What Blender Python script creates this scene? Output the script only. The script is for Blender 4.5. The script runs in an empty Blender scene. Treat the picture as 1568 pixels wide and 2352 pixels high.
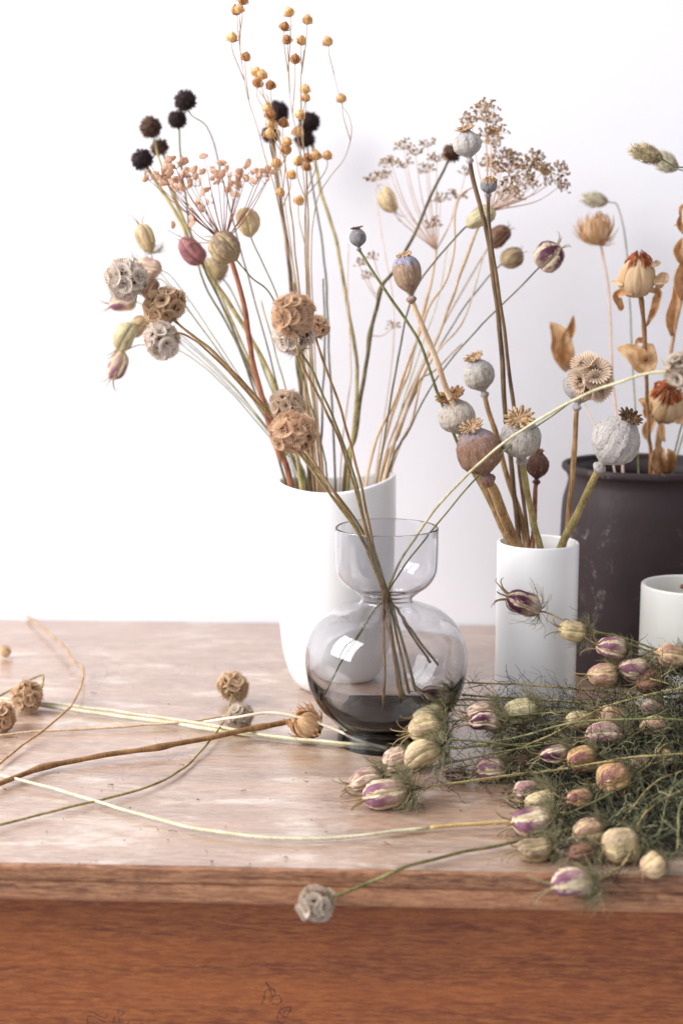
import bpy, math, random
from mathutils import Vector, Matrix, noise
# ------------------------------------------------------------------ camera, light, exposure
scene = bpy.context.scene
COL = scene.collection
YAW, PITCH, CAMH, LENS = math.radians(2.7), math.radians(9.5), 0.41, 50.0
cam_data = bpy.data.cameras.new("camera"); cam = bpy.data.objects.new("camera", cam_data); COL.objects.link(cam)
cam.location = (0, 0, CAMH); cam.rotation_euler = (math.pi/2 - PITCH, 0, YAW)
cam_data.sensor_fit = 'VERTICAL'; cam_data.sensor_height = 36; cam_data.sensor_width = 24; cam_data.lens = LENS
cam_data.clip_start = 0.02; cam_data.clip_end = 50
cam_data.dof.use_dof = True; cam_data.dof.focus_distance = 1.195; cam_data.dof.aperture_fstop = 4.3; cam_data.dof.aperture_blades = 0
scene.camera = cam
world = bpy.data.worlds.new("World"); scene.world = world; world.use_nodes = True
bg = world.node_tree.nodes["Background"]; bg.inputs[0].default_value = (0.93, 0.93, 1.0, 1); bg.inputs[1].default_value = 0.63
def area(name, loc, target, sx, sy, power, color):
    l = bpy.data.lights.new(name, 'AREA'); l.shape = 'RECTANGLE'; l.size = sx; l.size_y = sy; l.energy = power; l.color = color
    o = bpy.data.objects.new(name, l); COL.objects.link(o); o.location = loc
    o.rotation_euler = (Vector(target) - Vector(loc)).to_track_quat('-Z', 'Y').to_euler(); return o
for dx in (-.47, .47):     # the two casements of the window at the left of the room
    area("window_light", (-2.15+dx*.4, 0.42-dx*.91, 1.5), (0.1+dx*.4, 1.4-dx*.91, 0.15), .84, 2.0, 61, (1.0, 0.985, 0.99))
vs = scene.view_settings; vs.view_transform = 'Standard'; vs.look = 'None'; vs.exposure = 0.14; vs.gamma = 1.0; vs.use_curve_mapping = False
cy = scene.cycles; cy.use_denoising = True; cy.max_bounces = 14; cy.transmission_bounces = 14; cy.transparent_max_bounces = 16
cy.diffuse_bounces = 5; cy.glossy_bounces = 6; cy.sample_clamp_indirect = 8.0; cy.caustics_refractive = True; cy.caustics_reflective = True
# ------------------------------------------------------------------ measuring: photograph pixel (1568 x 2352) + real depth -> place
FPX = LENS/36*2352
_f = Vector((-math.sin(YAW)*math.cos(PITCH), math.cos(YAW)*math.cos(PITCH), -math.sin(PITCH)))
_r = Vector((math.cos(YAW), math.sin(YAW), 0)); _u = _r.cross(_f); _c = Vector((0, 0, CAMH))
def _d(x, y): return _f + _r*((x-784)/FPX) + _u*((1176-y)/FPX)
def W(x, y, Y): d = _d(x, y); return _c + d*(Y/d.y)
def WZ(x, y, z): d = _d(x, y); return _c + d*((z-CAMH)/d.z)
def S(Y): return Y*3.158e-4
def P(pts, Y0=None, Y1=None):
    n = len(pts); cum = [0.0]
    for i in range(1, n): cum.append(cum[-1] + math.hypot(pts[i][0]-pts[i-1][0], pts[i][1]-pts[i-1][1]))
    known = {i: p[2] for i, p in enumerate(pts) if len(p) > 2}
    if Y0 is not None: known.setdefault(0, Y0)
    if Y1 is not None: known.setdefault(n-1, Y1)
    ks = sorted(known); out = []
    for i, p in enumerate(pts):
        a = max([k for k in ks if k <= i], default=ks[0]); b = min([k for k in ks if k >= i], default=ks[-1])
        t = 0 if a == b else (cum[i]-cum[a])/max(1e-6, cum[b]-cum[a])
        out.append(W(p[0], p[1], known[a]*(1-t) + known[b]*t))
    return out
def T(pts): return [WZ(p[0], p[1], p[2] if len(p) > 2 else 0.0035) for p in pts]
# ------------------------------------------------------------------ materials
def lin(c): return tuple((v/255/12.92 if v/255 <= .04045 else ((v/255+.055)/1.055)**2.4) for v in c)
class NT:
    def __init__(s, name):
        s.m = bpy.data.materials.new(name); s.m.use_nodes = True; s.t = s.m.node_tree; s.t.nodes.clear()
        s.out = s.n('ShaderNodeOutputMaterial')
    def n(s, typ, **kw):
        nd = s.t.nodes.new(typ)
        for k, v in kw.items(): setattr(nd, k, v)
        return nd
    def l(s, a, b): s.t.links.new(a, b)
    def val(s, sock, v):
        if hasattr(v, 'is_linked') or isinstance(v, bpy.types.NodeSocket): s.l(v, sock)
        else: sock.default_value = (*v, 1) if isinstance(v, tuple) and len(v) == 3 and sock.type == 'RGBA' else v
    def coord(s, scale=(1, 1, 1), kind='Object', rot=(0, 0, 0)):
        tc = s.n('ShaderNodeTexCoord'); mp = s.n('ShaderNodeMapping'); mp.inputs['Scale'].default_value = scale; mp.inputs['Rotation'].default_value = rot
        s.l(tc.outputs[kind], mp.inputs['Vector']); return mp.outputs[0]
    def noise(s, vec, scale, detail=4, rough=.55, dist=0):
        nd = s.n('ShaderNodeTexNoise'); s.l(vec, nd.inputs['Vector']); nd.inputs['Scale'].default_value = scale
        nd.inputs['Detail'].default_value = detail; nd.inputs['Roughness'].default_value = rough; nd.inputs['Distortion'].default_value = dist
        return nd.outputs['Fac']
    def mr(s, v, a, b, c=0.0, d=1.0, smooth=True):
        nd = s.n('ShaderNodeMapRange'); nd.interpolation_type = 'SMOOTHSTEP' if smooth else 'LINEAR'
        s.val(nd.inputs[0], v)
        for i, x in enumerate((a, b, c, d)): nd.inputs[i+1].default_value = x
        return nd.outputs[0]
    def math(s, op, a, b=0.0):
        nd = s.n('ShaderNodeMath', operation=op); s.val(nd.inputs[0], a); s.val(nd.inputs[1], b); return nd.outputs[0]
    def mix(s, f, a, b, mode='MIX'):
        nd = s.n('ShaderNodeMix', data_type='RGBA', blend_type=mode); s.val(nd.inputs[0], f); s.val(nd.inputs[6], a); s.val(nd.inputs[7], b); return nd.outputs[2]
    def attr(s, name): return s.n('ShaderNodeAttribute', attribute_name=name).outputs['Fac']
    def bump(s, h, strength, dist):
        nd = s.n('ShaderNodeBump'); nd.inputs['Strength'].default_value = strength; nd.inputs['Distance'].default_value = dist; s.l(h, nd.inputs['Height']); return nd.outputs[0]
    def bsdf(s, color, rough=.7, spec=.3, bump=None, trans=0.0, coat=0.0, cior=1.5):
        b = s.n('ShaderNodeBsdfPrincipled'); s.val(b.inputs['Base Color'], color); s.val(b.inputs['Roughness'], rough)
        b.inputs['Specular IOR Level'].default_value = spec; b.inputs['Coat Weight'].default_value = coat; b.inputs['Coat Roughness'].default_value = .3; b.inputs['Coat IOR'].default_value = cior
        if bump is not None: s.l(bump, b.inputs['Normal'])
        o = b.outputs[0]
        if trans > 0:
            tr = s.n('ShaderNodeBsdfTranslucent'); s.val(tr.inputs[0], color)
            mx = s.n('ShaderNodeMixShader'); mx.inputs[0].default_value = trans; s.l(o, mx.inputs[1]); s.l(tr.outputs[0], mx.inputs[2]); o = mx.outputs[0]
        s.l(o, s.out.inputs[0]); return s.m
MATS = {}
def stem_mat(c1, c2, scale=(700, 700, 45)):
    k = ('stem', c1, c2)
    if k not in MATS:
        m = NT('stalk'); v = m.coord(scale); a = m.noise(v, 1, 5, .6); b = m.noise(m.coord((60, 60, 60)), 1, 3)
        c = m.mix(m.mr(m.math('ADD', m.math('MULTIPLY', a, .6), m.math('MULTIPLY', b, .5)), .38, .72), lin(c1), lin(c2))
        MATS[k] = m.bsdf(c, .62, .3, m.bump(a, .5, .0006))
    return MATS[k]
def paper_mat(c1, c2, trans=.25, scale=220, rough=.75, name='papery'):
    k = (name, c1, c2, trans, scale)
    if k not in MATS:
        m = NT(name); v = m.coord((scale,)*3); a = m.noise(v, 1, 5, .6, .3)
        c = m.mix(m.mr(a, .35, .66), lin(c1), lin(c2)); MATS[k] = m.bsdf(c, rough, .2, m.bump(a, .4, .0008), trans)
    return MATS[k]
def poppy_mat(c_low, c_high, speck_shade, t0=.55, t1=.9):
    k = ('poppy', c_low, c_high, speck_shade, t0, t1)
    if k not in MATS:
        m = NT('poppy_skin'); t = m.attr('t'); v = m.coord((1, 1, .33))
        wr = m.noise(v, 430, 6, .68, .7); big = m.noise(m.coord(), 130, 3); fine = m.noise(v, 1300, 3, .6)
        g = m.mr(m.math('ADD', t, m.math('MULTIPLY', m.math('SUBTRACT', big, .5), .7)), t0, t1)
        c = m.mix(g, lin(c_low), lin(c_high)); c = m.mix(m.mr(big, .5, .75, 0, .25), c, lin(speck_shade))
        c = m.mix(m.mr(wr, .5, .66, 0, .72), c, lin(speck_shade)); c = m.mix(m.mr(wr, .46, .3, 0, .4), c, (.78, .73, .67))  # wrinkle shade and ridge highlights painted into the skin colour
        h = m.math('ADD', m.math('MULTIPLY', wr, -1.0), m.math('MULTIPLY', fine, .35))
        MATS[k] = m.bsdf(c, .8, .22, m.bump(h, 1.0, .005))
    return MATS[k]
def nig_mat(cream, purple, green, amt):
    k = ('nig', cream, purple, green, amt)
    if k not in MATS:
        m = NT('nigella_skin'); s_ = m.attr('s'); t = m.attr('t')
        v = m.coord((1, 1, .3)); a = m.noise(v, 420, 4, .6, .5); b = m.noise(m.coord(), 90, 2)
        c = m.mix(m.mr(a, .4, .68, 0, .55), lin(cream), lin(green))
        edge = m.math('ADD', s_, m.math('MULTIPLY', m.math('SUBTRACT', a, .5), 1.9))
        pz = m.math('MULTIPLY', m.mr(edge, .34, .74), m.mr(m.math('ADD', b, t), .55, 1.25, .35, 1.0))
        c = m.mix(m.math('MULTIPLY', pz, amt), c, lin(purple)); c = m.mix(m.mr(s_, .16, .02, 0, .75), c, lin(green))
        MATS[k] = m.bsdf(c, .5, .35, m.bump(a, .8, .002), .15)
    return MATS[k]
# ------------------------------------------------------------------ objects and meshes
def thing(name, label, cat, base, group=None):
    o = bpy.data.objects.new(name, None); COL.objects.link(o); o.location = base; o.empty_display_size = .01
    o['label'] = label; o['category'] = cat
    if group: o['group'] = group
    return o
def mk(name, verts, faces, mats, attrs=None, fm=None, smooth=True):
    me = bpy.data.meshes.new(name); me.from_pydata([tuple(v) for v in verts], [], faces)
    for m in (mats if isinstance(mats, (list, tuple)) else [mats]): me.materials.append(m)
    if fm: me.polygons.foreach_set('material_index', fm)
    if smooth: me.polygons.foreach_set('use_smooth', [True]*len(me.polygons))
    for k, vals in (attrs or {}).items():
        at = me.attributes.new(k, 'FLOAT', 'POINT'); at.data.foreach_set('value', vals)
    me.update(); return me
def put(name, me, parent=None, mat4=None, loc=None):
    o = bpy.data.objects.new(name, me); COL.objects.link(o)
    if parent is not None: o.parent = parent
    if mat4 is not None: o.matrix_basis = mat4
    elif loc is not None: o.location = loc
    return o
def basis(z, twist=0.0):
    z = z.normalized(); x = Vector((0, 0, 1)).cross(z)
    if x.length < 1e-3: x = Vector((1, 0, 0))
    x.normalize(); y = z.cross(x)
    return Matrix((x, y, z)).transposed() @ Matrix.Rotation(twist, 3, 'Z')
def frame(loc, z, twist=0.0, scale=1.0):
    return Matrix.Translation(loc) @ basis(z, twist).to_4x4() @ Matrix.Scale(scale, 4)
def smoothpath(pts, sub=5):
    pts = [Vector(p) for p in pts]
    if len(pts) < 3: return [pts[0].lerp(pts[-1], i/sub) for i in range(sub+1)]
    q = [pts[0]*2-pts[1]] + pts + [pts[-1]*2-pts[-2]]; out = []
    for i in range(1, len(q)-2):
        a, b, c, d = q[i-1:i+3]
        for j in range(sub):
            t = j/sub; out.append(.5*((2*b) + (c-a)*t + (2*a-5*b+4*c-d)*t*t + (3*b-a-3*c+d)*t**3))
    out.append(pts[-1]); return out
def tube_geo(path, r0, r1, sides=8, seed=0, rough=.06, nodes=(), V=None, Fc=None, cap=True):
    V = [] if V is None else V; Fc = [] if Fc is None else Fc; n = len(path); b0 = len(V)
    tang = (path[1]-path[0]).normalized(); x = tang.orthogonal().normalized()
    for i, p in enumerate(path):
        t2 = (path[min(i+1, n-1)] - path[max(i-1, 0)])
        t2 = t2.normalized() if t2.length > 1e-9 else tang
        x = (x - t2*x.dot(t2)).normalized(); y = t2.cross(x); f = i/(n-1)
        r = r0 + (r1-r0)*f
        if rough: r *= 1 + rough*noise.noise((f*22, seed*3.7, 1.3))*2
        for nt, na in nodes: r *= 1 + na*math.exp(-((f-nt)*n/2.2)**2)
        for k in range(sides):
            a = 2*math.pi*k/sides; V.append(p + (x*math.cos(a) + y*math.sin(a))*r)
    for i in range(n-1):
        for k in range(sides):
            a = b0+i*sides+k; b = b0+i*sides+(k+1) % sides; Fc.append((a, b, b+sides, a+sides))
    if cap: Fc.append(tuple(range(b0+sides-1, b0-1, -1))); Fc.append(tuple(b0+(n-1)*sides+k for k in range(sides)))
    return V, Fc
def stem(parent, pts, r0, r1, mat, name='stem', seed=0, rough=.06, nodes=(), sub=6, sides=8, wander=1.1):
    pth = smoothpath(pts, sub); acc = 0.0; o = parent.location; sd = seed*7.3 + pts[0].x*90
    for i in range(1, len(pth)-1):
        acc += (pth[i]-pth[i-1]).length; k = min(wander*max(r0, r1), .0011); q = acc*38
        pth[i] = pth[i] + Vector((noise.noise((q, sd, 0)), noise.noise((q, sd, 9)), noise.noise((q, sd, 17))*.6))*k
    V, Fc = tube_geo(pth, r0, r1, sides, seed, rough, nodes)
    return put(name, mk(name, [v-o for v in V], Fc, mat), parent)
def lathe(profile, seg=48, rfun=None, closed_top=True, closed_bot=True):
    V, Fc, t = [], [], []; n = len(profile)
    for i, (r, z) in enumerate(profile):
        for k in range(seg):
            a = 2*math.pi*k/seg; rr = r*(rfun(a, i/(n-1)) if rfun else 1); V.append(Vector((rr*math.cos(a), rr*math.sin(a), z))); t.append(i/(n-1))
    for i in range(n-1):
        for k in range(seg):
            a = i*seg+k; b = i*seg+(k+1) % seg; Fc.append((a, b, b+seg, a+seg))
    if closed_bot: Fc.append(tuple(range(seg-1, -1, -1)))
    if closed_top: Fc.append(tuple((n-1)*seg+k for k in range(seg)))
    return V, Fc, t
def interp(tab, t):
    for (a, b), (c, d) in zip(tab, tab[1:]):
        if t <= c:
            u = (t-a)/(c-a); u = u*u*(3-2*u)*.5 + u*.5; return b + (d-b)*u
    return tab[-1][1]
def solid(o, th):
    m = o.modifiers.new('thickness', 'SOLIDIFY'); m.thickness = th; m.offset = 0; return o
R_ = random.Random(11)
# ------------------------------------------------------------------ the setting: wall, table
m = NT('plaster'); v = m.coord(); a = m.noise(v, 6, 4, .6); b = m.noise(v, 120, 3)
wall_mat = m.bsdf(m.mix(a, (.82, .82, .855), (.84, .84, .87)), .9, .1, m.bump(m.math('ADD', b, m.math('MULTIPLY', m.noise(v, 18, 4, .6), 1.0)), .1, .002))
wall = put('wall', mk('wall', [(-2.4, 0, -.9), (2.4, 0, -.9), (2.4, 0, 2.2), (-2.4, 0, 2.2), (-2.4, .1, -.9), (2.4, .1, -.9), (2.4, .1, 2.2), (-2.4, .1, 2.2)],
     [(0, 1, 2, 3), (5, 4, 7, 6), (1, 5, 6, 2), (4, 0, 3, 7), (3, 2, 6, 7), (4, 5, 1, 0)], wall_mat, smooth=False), loc=(0, 1.646, 0)); wall['kind'] = 'structure'
def wood(name, c_dark, c_mid, c_light, worn, rough, grain=1.0, worn_lo=.55, worn_hi=.72, scratch=True, coat=0.0):
    m = NT(name); v = m.coord((2.6, 48*grain, 48*grain)); g = m.noise(v, 1, 10, .7, .25)
    v2 = m.coord((60, 420*grain, 420*grain)); fine = m.noise(v2, 1, 6, .7, .4); blot = m.noise(m.coord((3, 9, 9)), 1, 5, .6, .6)
    c = m.mix(m.mr(g, .3, .7), lin(c_dark), lin(c_mid)); c = m.mix(m.mr(fine, .35, .68, 0, .8), c, lin(c_light)); c = m.mix(m.mr(m.noise(m.coord((260, 500, 500)), 1, 4, .7), .5, .72, 0, .4), c, lin(c_dark))
    w = m.noise(m.coord((11, 30, 30)), 1, 10, .76, .3); c = m.mix(m.mr(w, worn_lo, worn_hi, 0, .65), c, lin(worn))
    st = m.noise(m.coord((11, 40, 40)), 1, 4, .6, 1.2); c = m.mix(m.mr(st, .64, .78, 0, .6), c, lin(c_dark))
    c = m.mix(m.mr(blot, .3, .75, 0, .35), c, lin(c_dark))
    if scratch:
        for rz, dens in ((.35, 26), (1.25, 19), (-.8, 15)):
            sv = m.coord((1.3*dens, .035*dens*6, 1), rot=(0, 0, rz)); sn = m.noise(sv, 1, 2, .4, .2)
            ms = m.noise(m.coord((7, 7, 7)), 1, 2); k = m.math('MULTIPLY', m.mr(m.math('ABSOLUTE', m.math('SUBTRACT', sn, .5)), .004, 0, 0, .6), m.mr(ms, .56, .66))
            c = m.mix(k, c, lin(c_dark))
        vo = m.n('ShaderNodeTexVoronoi'); m.l(m.coord((60, 110, 110)), vo.inputs['Vector']); vo.inputs['Scale'].default_value = 1.0
        sp = m.math('MULTIPLY', m.mr(vo.outputs['Distance'], .09, .04), m.mr(m.noise(m.coord((30, 30, 30)), 1, 1), .58, .62))
        c = m.mix(m.math('MULTIPLY', sp, .8), c, lin((80, 55, 50)))
    h = m.math('ADD', g, m.math('MULTIPLY', fine, .5))
    return m.bsdf(c, m.mr(w, .3, .75, rough-.08, rough+.2), .5, m.bump(h, .3, .001), 0, coat, 1.85 if coat else 1.5)
top_mat = wood('worn_tabletop', (102, 74, 58), (170, 133, 108), (200, 170, 146), (234, 222, 208),   .38, coat=1.0, worn_lo=.47, worn_hi=.68)
edge_mat = wood('table_edge_wood', (84, 46, 30), (168, 112, 78), (196, 144, 104), (222, 186, 152), .55, 1.2, .6, .8, False)
front_mat = wood('drawer_wood', (106, 50, 28), (166, 92, 46), (190, 116, 62), (208, 152, 108), .55, 1.0, .62, .82, False)
TY0, TY1, TX = .936, 1.643, 1.0
table = thing('wooden_table', 'worn reddish brown wooden table with moulded front edge under the vases', 'table', (0, 1.2, -.6))
def extrude_x(prof, x0, x1, n=24):
    V, Fc = [], []; k = len(prof)
    for i in range(n+1):
        x = x0 + (x1-x0)*i/n
        for (y, z) in prof: V.append(Vector((x, y, z)))
    for i in range(n):
        for j in range(k): a = i*k+j; b = i*k+(j+1) % k; Fc.append((a, a+k, b+k, b))
    Fc.append(tuple(range(k))); Fc.append(tuple(n*k+j for j in range(k-1, -1, -1))); return V, Fc
def tput(name, V, Fc, mat, smooth=False):
    return put(name, mk(name, [v-table.location for v in V], Fc, mat, smooth=smooth), table)
tput('tabletop', *extrude_x([(TY0+.0022, 0), (TY1, 0), (TY1, -.0262), (TY0+.0022, -.0262)], -TX, TX), top_mat)
prof = [(.0018, -.0002)] + [(-.002*math.sin(a)+.0018-.0006, -.0024+.0022*math.cos(a)) for a in (0.4, .8, 1.2, 1.57)] + [(-.0009, -.0112), (.0004, -.012), (.0005, -.0126), (-.0007, -.0134), (-.0012, -.017), (-.0012, -.024), (-.0006, -.026), (.0004, -.0268)] + [(.0018, -.0272)]
tput('edge_moulding', *extrude_x([(TY0+y, z) for y, z in prof][::-1], -TX, TX), edge_mat)
FY = TY0+.042
tput('drawer_front', *extrude_x([(FY, -.0265), (FY+.02, -.0265), (FY+.02, -.22), (FY, -.22)], -TX+.02, TX-.02), front_mat)
tput('side_panel', *extrude_x([(FY+.0225, -.0265), (TY1-.01, -.0265), (TY1-.01, -.6), (FY+.0225, -.6)], -TX+.03, -TX+.05, 1), front_mat)
tput('side_panel', *extrude_x([(FY+.0225, -.0265), (TY1-.01, -.0265), (TY1-.01, -.6), (FY+.0225, -.6)], TX-.05, TX-.03, 1), front_mat)
tput('lower_panel', *extrude_x([(FY+.002, -.2225), (FY+.02, -.2225), (FY+.02, -.6), (FY+.002, -.6)], -TX+.02, TX-.02), front_mat)
pencil = paper_mat((52, 46, 58), (70, 58, 62), 0, 500, name='pencil')
def doodle(strokes):
    V, Fc = [], []
    for s_ in strokes:
        tube_geo(smoothpath([W(156.8+.4*x, 2195+.4*y, FY-.00002) for x, y in s_], 6), .00022, .00018, 5, 1, 0, V=V, Fc=Fc)
    tput('pencil_mark', V, Fc, pencil, True)
doodle([[(1112, 278), (1120, 245), (1128, 215), (1140, 195), (1160, 192)], [(1130, 148), (1150, 180), (1165, 215), (1172, 245), (1160, 265), (1152, 255), (1158, 240), (1170, 238)],
    [(1155, 200), (1175, 190), (1188, 205), (1182, 225), (1172, 235)], [(1175, 232), (1205, 228), (1222, 250), (1210, 275), (1185, 280), (1170, 268)], [(1222, 250), (1228, 258), (1218, 272)], [(1135, 150), (1150, 172), (1190, 208)],
    [(1112, 278), (1124, 232), (1130, 255)], [(1210, 385), (1200, 355), (1210, 320), (1235, 300), (1278, 297), (1265, 330), (1250, 355), (1235, 345), (1240, 320)], [(1210, 320), (1225, 345), (1245, 358)], [(1210, 385), (1240, 392)]])
doodle([[(80, 330), (140, 325), (175, 345), (215, 360)], [(115, 390), (110, 360), (125, 348), (160, 355), (215, 385)], [(222, 335), (220, 360)], [(290, 310), (285, 335)], [(268, 350), (258, 390)], [(285, 350), (298, 385)], [(350, 375), (340, 392)], [(420, 383), (425, 392)], [(300, 345), (325, 325), (300, 320)]])
# ------------------------------------------------------------------ vases
m = NT('white_glaze'); glaze = m.bsdf((.87, .865, .86), .28, .5, m.bump(m.noise(m.coord(), 60, 2), .05, .001), 0, .15)
m = NT('cream_glaze'); cream_glaze = m.bsdf((.72, .71, .66), .4, .4)
def vase_shell(outer, wall_t, seg=72, bottom=.006):
    """outer: list of (r, z) bottom->top; returns one closed profile with a rounded lip"""
    inner = [(max(.002, r-wall_t), max(z, bottom)) for r, z in outer]
    lip_r, lip_z = outer[-1]; lip = [(lip_r - wall_t/2 + wall_t/2*math.cos(a), lip_z + wall_t/2*math.sin(a)) for a in (.5, 1.05, 1.57, 2.1, 2.64)]
    return lathe([(.0005, 0)] + outer + lip + inner[::-1] + [(.0005, bottom)], seg, None, True, True)
def dense(tab, n):
    z0, z1 = tab[0][0], tab[-1][0]
    return [(interp(tab, z0+(z1-z0)*i/(n-1)), z0+(z1-z0)*i/(n-1)) for i in range(n)]
def spline(pr, sub=6): return [(p.x, p.z) for p in smoothpath([Vector((r, 0, z)) for r, z in pr], sub)]
TVY, TVX = 1.385, W(772, 1110, 1.385).x; TVH = W(772, 1108, TVY).z; TR = 134*S(TVY)
tall_vase = thing('tall_white_vase', 'tall glossy white ceramic vase with rounded foot, behind the glass vase', 'vase', (TVX, TVY, 0))
V, Fc, t = vase_shell(spline([(TR*.56, 0), (TR*.66, .003), (TR*.8, .016), (TR*.92, .042), (TR*.98, .085), (TR, .14), (TR*1.005, TVH*.8), (TR, TVH)], 6), .004, 80)
for v in V:
    k = max(0, v.z/TVH)**3; v.z += k*(.055*v.x + 1.2*(v.x*v.x - v.y*v.y) - .03*v.y*0); v.y *= .94
put('vase_body', mk('vase_body', V, Fc, glaze), tall_vase)
CVY, CVX = 1.285, W(1235, 1246, 1.285).x; CVH = W(1235, 1247, CVY).z; CR = 91.5*S(CVY)
small_vase = thing('white_cylinder_vase', 'small plain white cylinder vase holding the grey poppy heads', 'vase', (CVX, CVY, 0))
V, Fc, t = vase_shell([(CR*.96, 0)] + [(CR*.985, .0015), (CR, .004)] + [(CR, CVH*i/20) for i in range(1, 21)], .0032, 72)
put('vase_body', mk('vase_body', V, Fc, glaze), small_vase)
DVY, DVX = 1.46, W(1484, 1070, 1.46).x; DVH = W(1484, 1070, DVY).z; DR = 186*S(DVY)
m = NT('dark_stoneware'); a = m.noise(m.coord(), 40, 4, .6); b = m.noise(m.coord((1, 1, .6)), 26, 5, .7, .8); f = m.noise(m.coord(), 210, 3, .6)
c = m.mix(a, lin((36, 28, 31)), lin((62, 47, 47))); c = m.mix(m.math('MULTIPLY', m.mr(b, .56, .72), m.mr(f, .42, .68, 0, .8)), c, lin((150, 134, 134)))
crock_mat = m.bsdf(c, m.mr(a, .3, .7, .55, .72), .35, m.bump(m.math('ADD', a, m.math('MULTIPLY', f, .4)), .3, .002))
crock = thing('brown_stoneware_crock', 'large dark brown stoneware crock with rolled rim at the right edge', 'crock', (DVX, DVY, 0))
V, Fc, t = vase_shell(spline([(DR*.8, 0), (DR*.88, .006), (DR*.97, .06), (DR*1.0, .13), (DR*1.0, DVH*.72), (DR*.985, DVH*.83), (DR*.94, DVH*.9), (DR*.925, DVH*.935), (DR*.95, DVH*.965), (DR*1.0, DVH*.985), (DR*1.005, DVH)], 5), .006, 80)
put('crock_body', mk('crock_body', V, Fc, crock_mat), crock)
PVY, PVX = 1.29, W(1580, 1345, 1.29).x; PVH = W(1580, 1346, PVY).z; PR = 105*S(PVY)
cup = thing('cream_ceramic_cup', 'small cream ceramic cup cut by the right edge in front of the dark crock', 'cup', (PVX, PVY, 0))
V, Fc, t = vase_shell([(PR*.93, 0), (PR*.97, .002), (PR, .006)] + [(PR, PVH*i/12) for i in range(1, 13)], .004, 64)
put('cup_body', mk('cup_body', V, Fc, cream_glaze), cup)
tw = thing('brown_twig', 'short brown twig leaning inside the cream cup at right edge', 'twig', (PVX, PVY+.01, .02))
stem(tw, P([(1562, 1346), (1585, 1360), (1600, 1420)], 1.31, 1.29) + [Vector((PVX+.01, PVY+.01, .02))], .002, .0022, stem_mat((110, 74, 48), (150, 104, 70)))
# smoked glass vase
GVY, GVX = 1.217, W(886.5, 1500, 1.217).x
def gz(y): return max(0, W(886, y, GVY).z)
k = S(GVY)
gp = [(112*k, 0.0), (114*k, .0015), (113*k, gz(1690)), (111*k, gz(1670)), (113*k, gz(1659)), (128*k, gz(1645)), (154*k, gz(1618)), (176*k, gz(1578)), (185.5*k, gz(1523)), (181*k, gz(1478)), (163*k, gz(1438)), (130*k, gz(1408)), (92*k, gz(1393)), (66*k, gz(1384)), (59*k, gz(1377)), (62*k, gz(1369)), (76*k, gz(1357)), (98*k, gz(1340)), (112*k, gz(1318)), (116*k, gz(1295)), (117*k, gz(1250)), (117*k, gz(1213))]
gp = spline(gp, 5); th = .0021
glass = thing('smoked_glass_vase', 'smoked grey glass vase with pinched neck and round belly holding thin stems', 'vase', (GVX, GVY, 0))
def offset_in(prof, th, tf=None):
    out = []
    for i, (r, z) in enumerate(prof):
        a = prof[max(0, i-1)]; b = prof[min(len(prof)-1, i+1)]; d = Vector((b[0]-a[0], b[1]-a[1])).normalized(); q_ = tf(z) if tf else th; out.append((r - d.y*q_, z + d.x*q_))
    return out
zfoot = gz(1662)
inner = [p for p in offset_in(gp, th, lambda z: .0019 + .004*max(0, 1-(z-zfoot)/.06)**2) if p[1] > zfoot+.046]
low = spline([(.0006, zfoot+.005), (.018, zfoot+.0057), (.033, zfoot+.008), (.045, zfoot+.0135), (.0545, zfoot+.0215), (.0624, zfoot+.0325), inner[0]], 5)[:-1]
inner = low + inner
lr, lz = gp[-1]; lip = [(lr - th/2 + th/2*math.cos(a), lz + th/2*math.sin(a)) for a in (.5, 1.05, 1.57, 2.1, 2.64)]
V, Fc, t = lathe([(.0005, 0)] + gp + lip + inner[::-1], 96)
m = NT('smoked_glass'); g = m.n('ShaderNodeBsdfGlass'); g.inputs['Color'].default_value = (.985, .985, .99, 1); g.inputs['Roughness'].default_value = 0; g.inputs['IOR'].default_value = 1.47
va = m.n('ShaderNodeVolumeAbsorption'); va.inputs['Color'].default_value = (.2, .232, .272, 1); va.inputs['Density'].default_value = 72
m.l(g.outputs[0], m.out.inputs[0]); m.l(va.outputs[0], m.out.inputs[1])
put('glass_body', mk('glass_body', V, Fc, m.m), glass)
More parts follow.
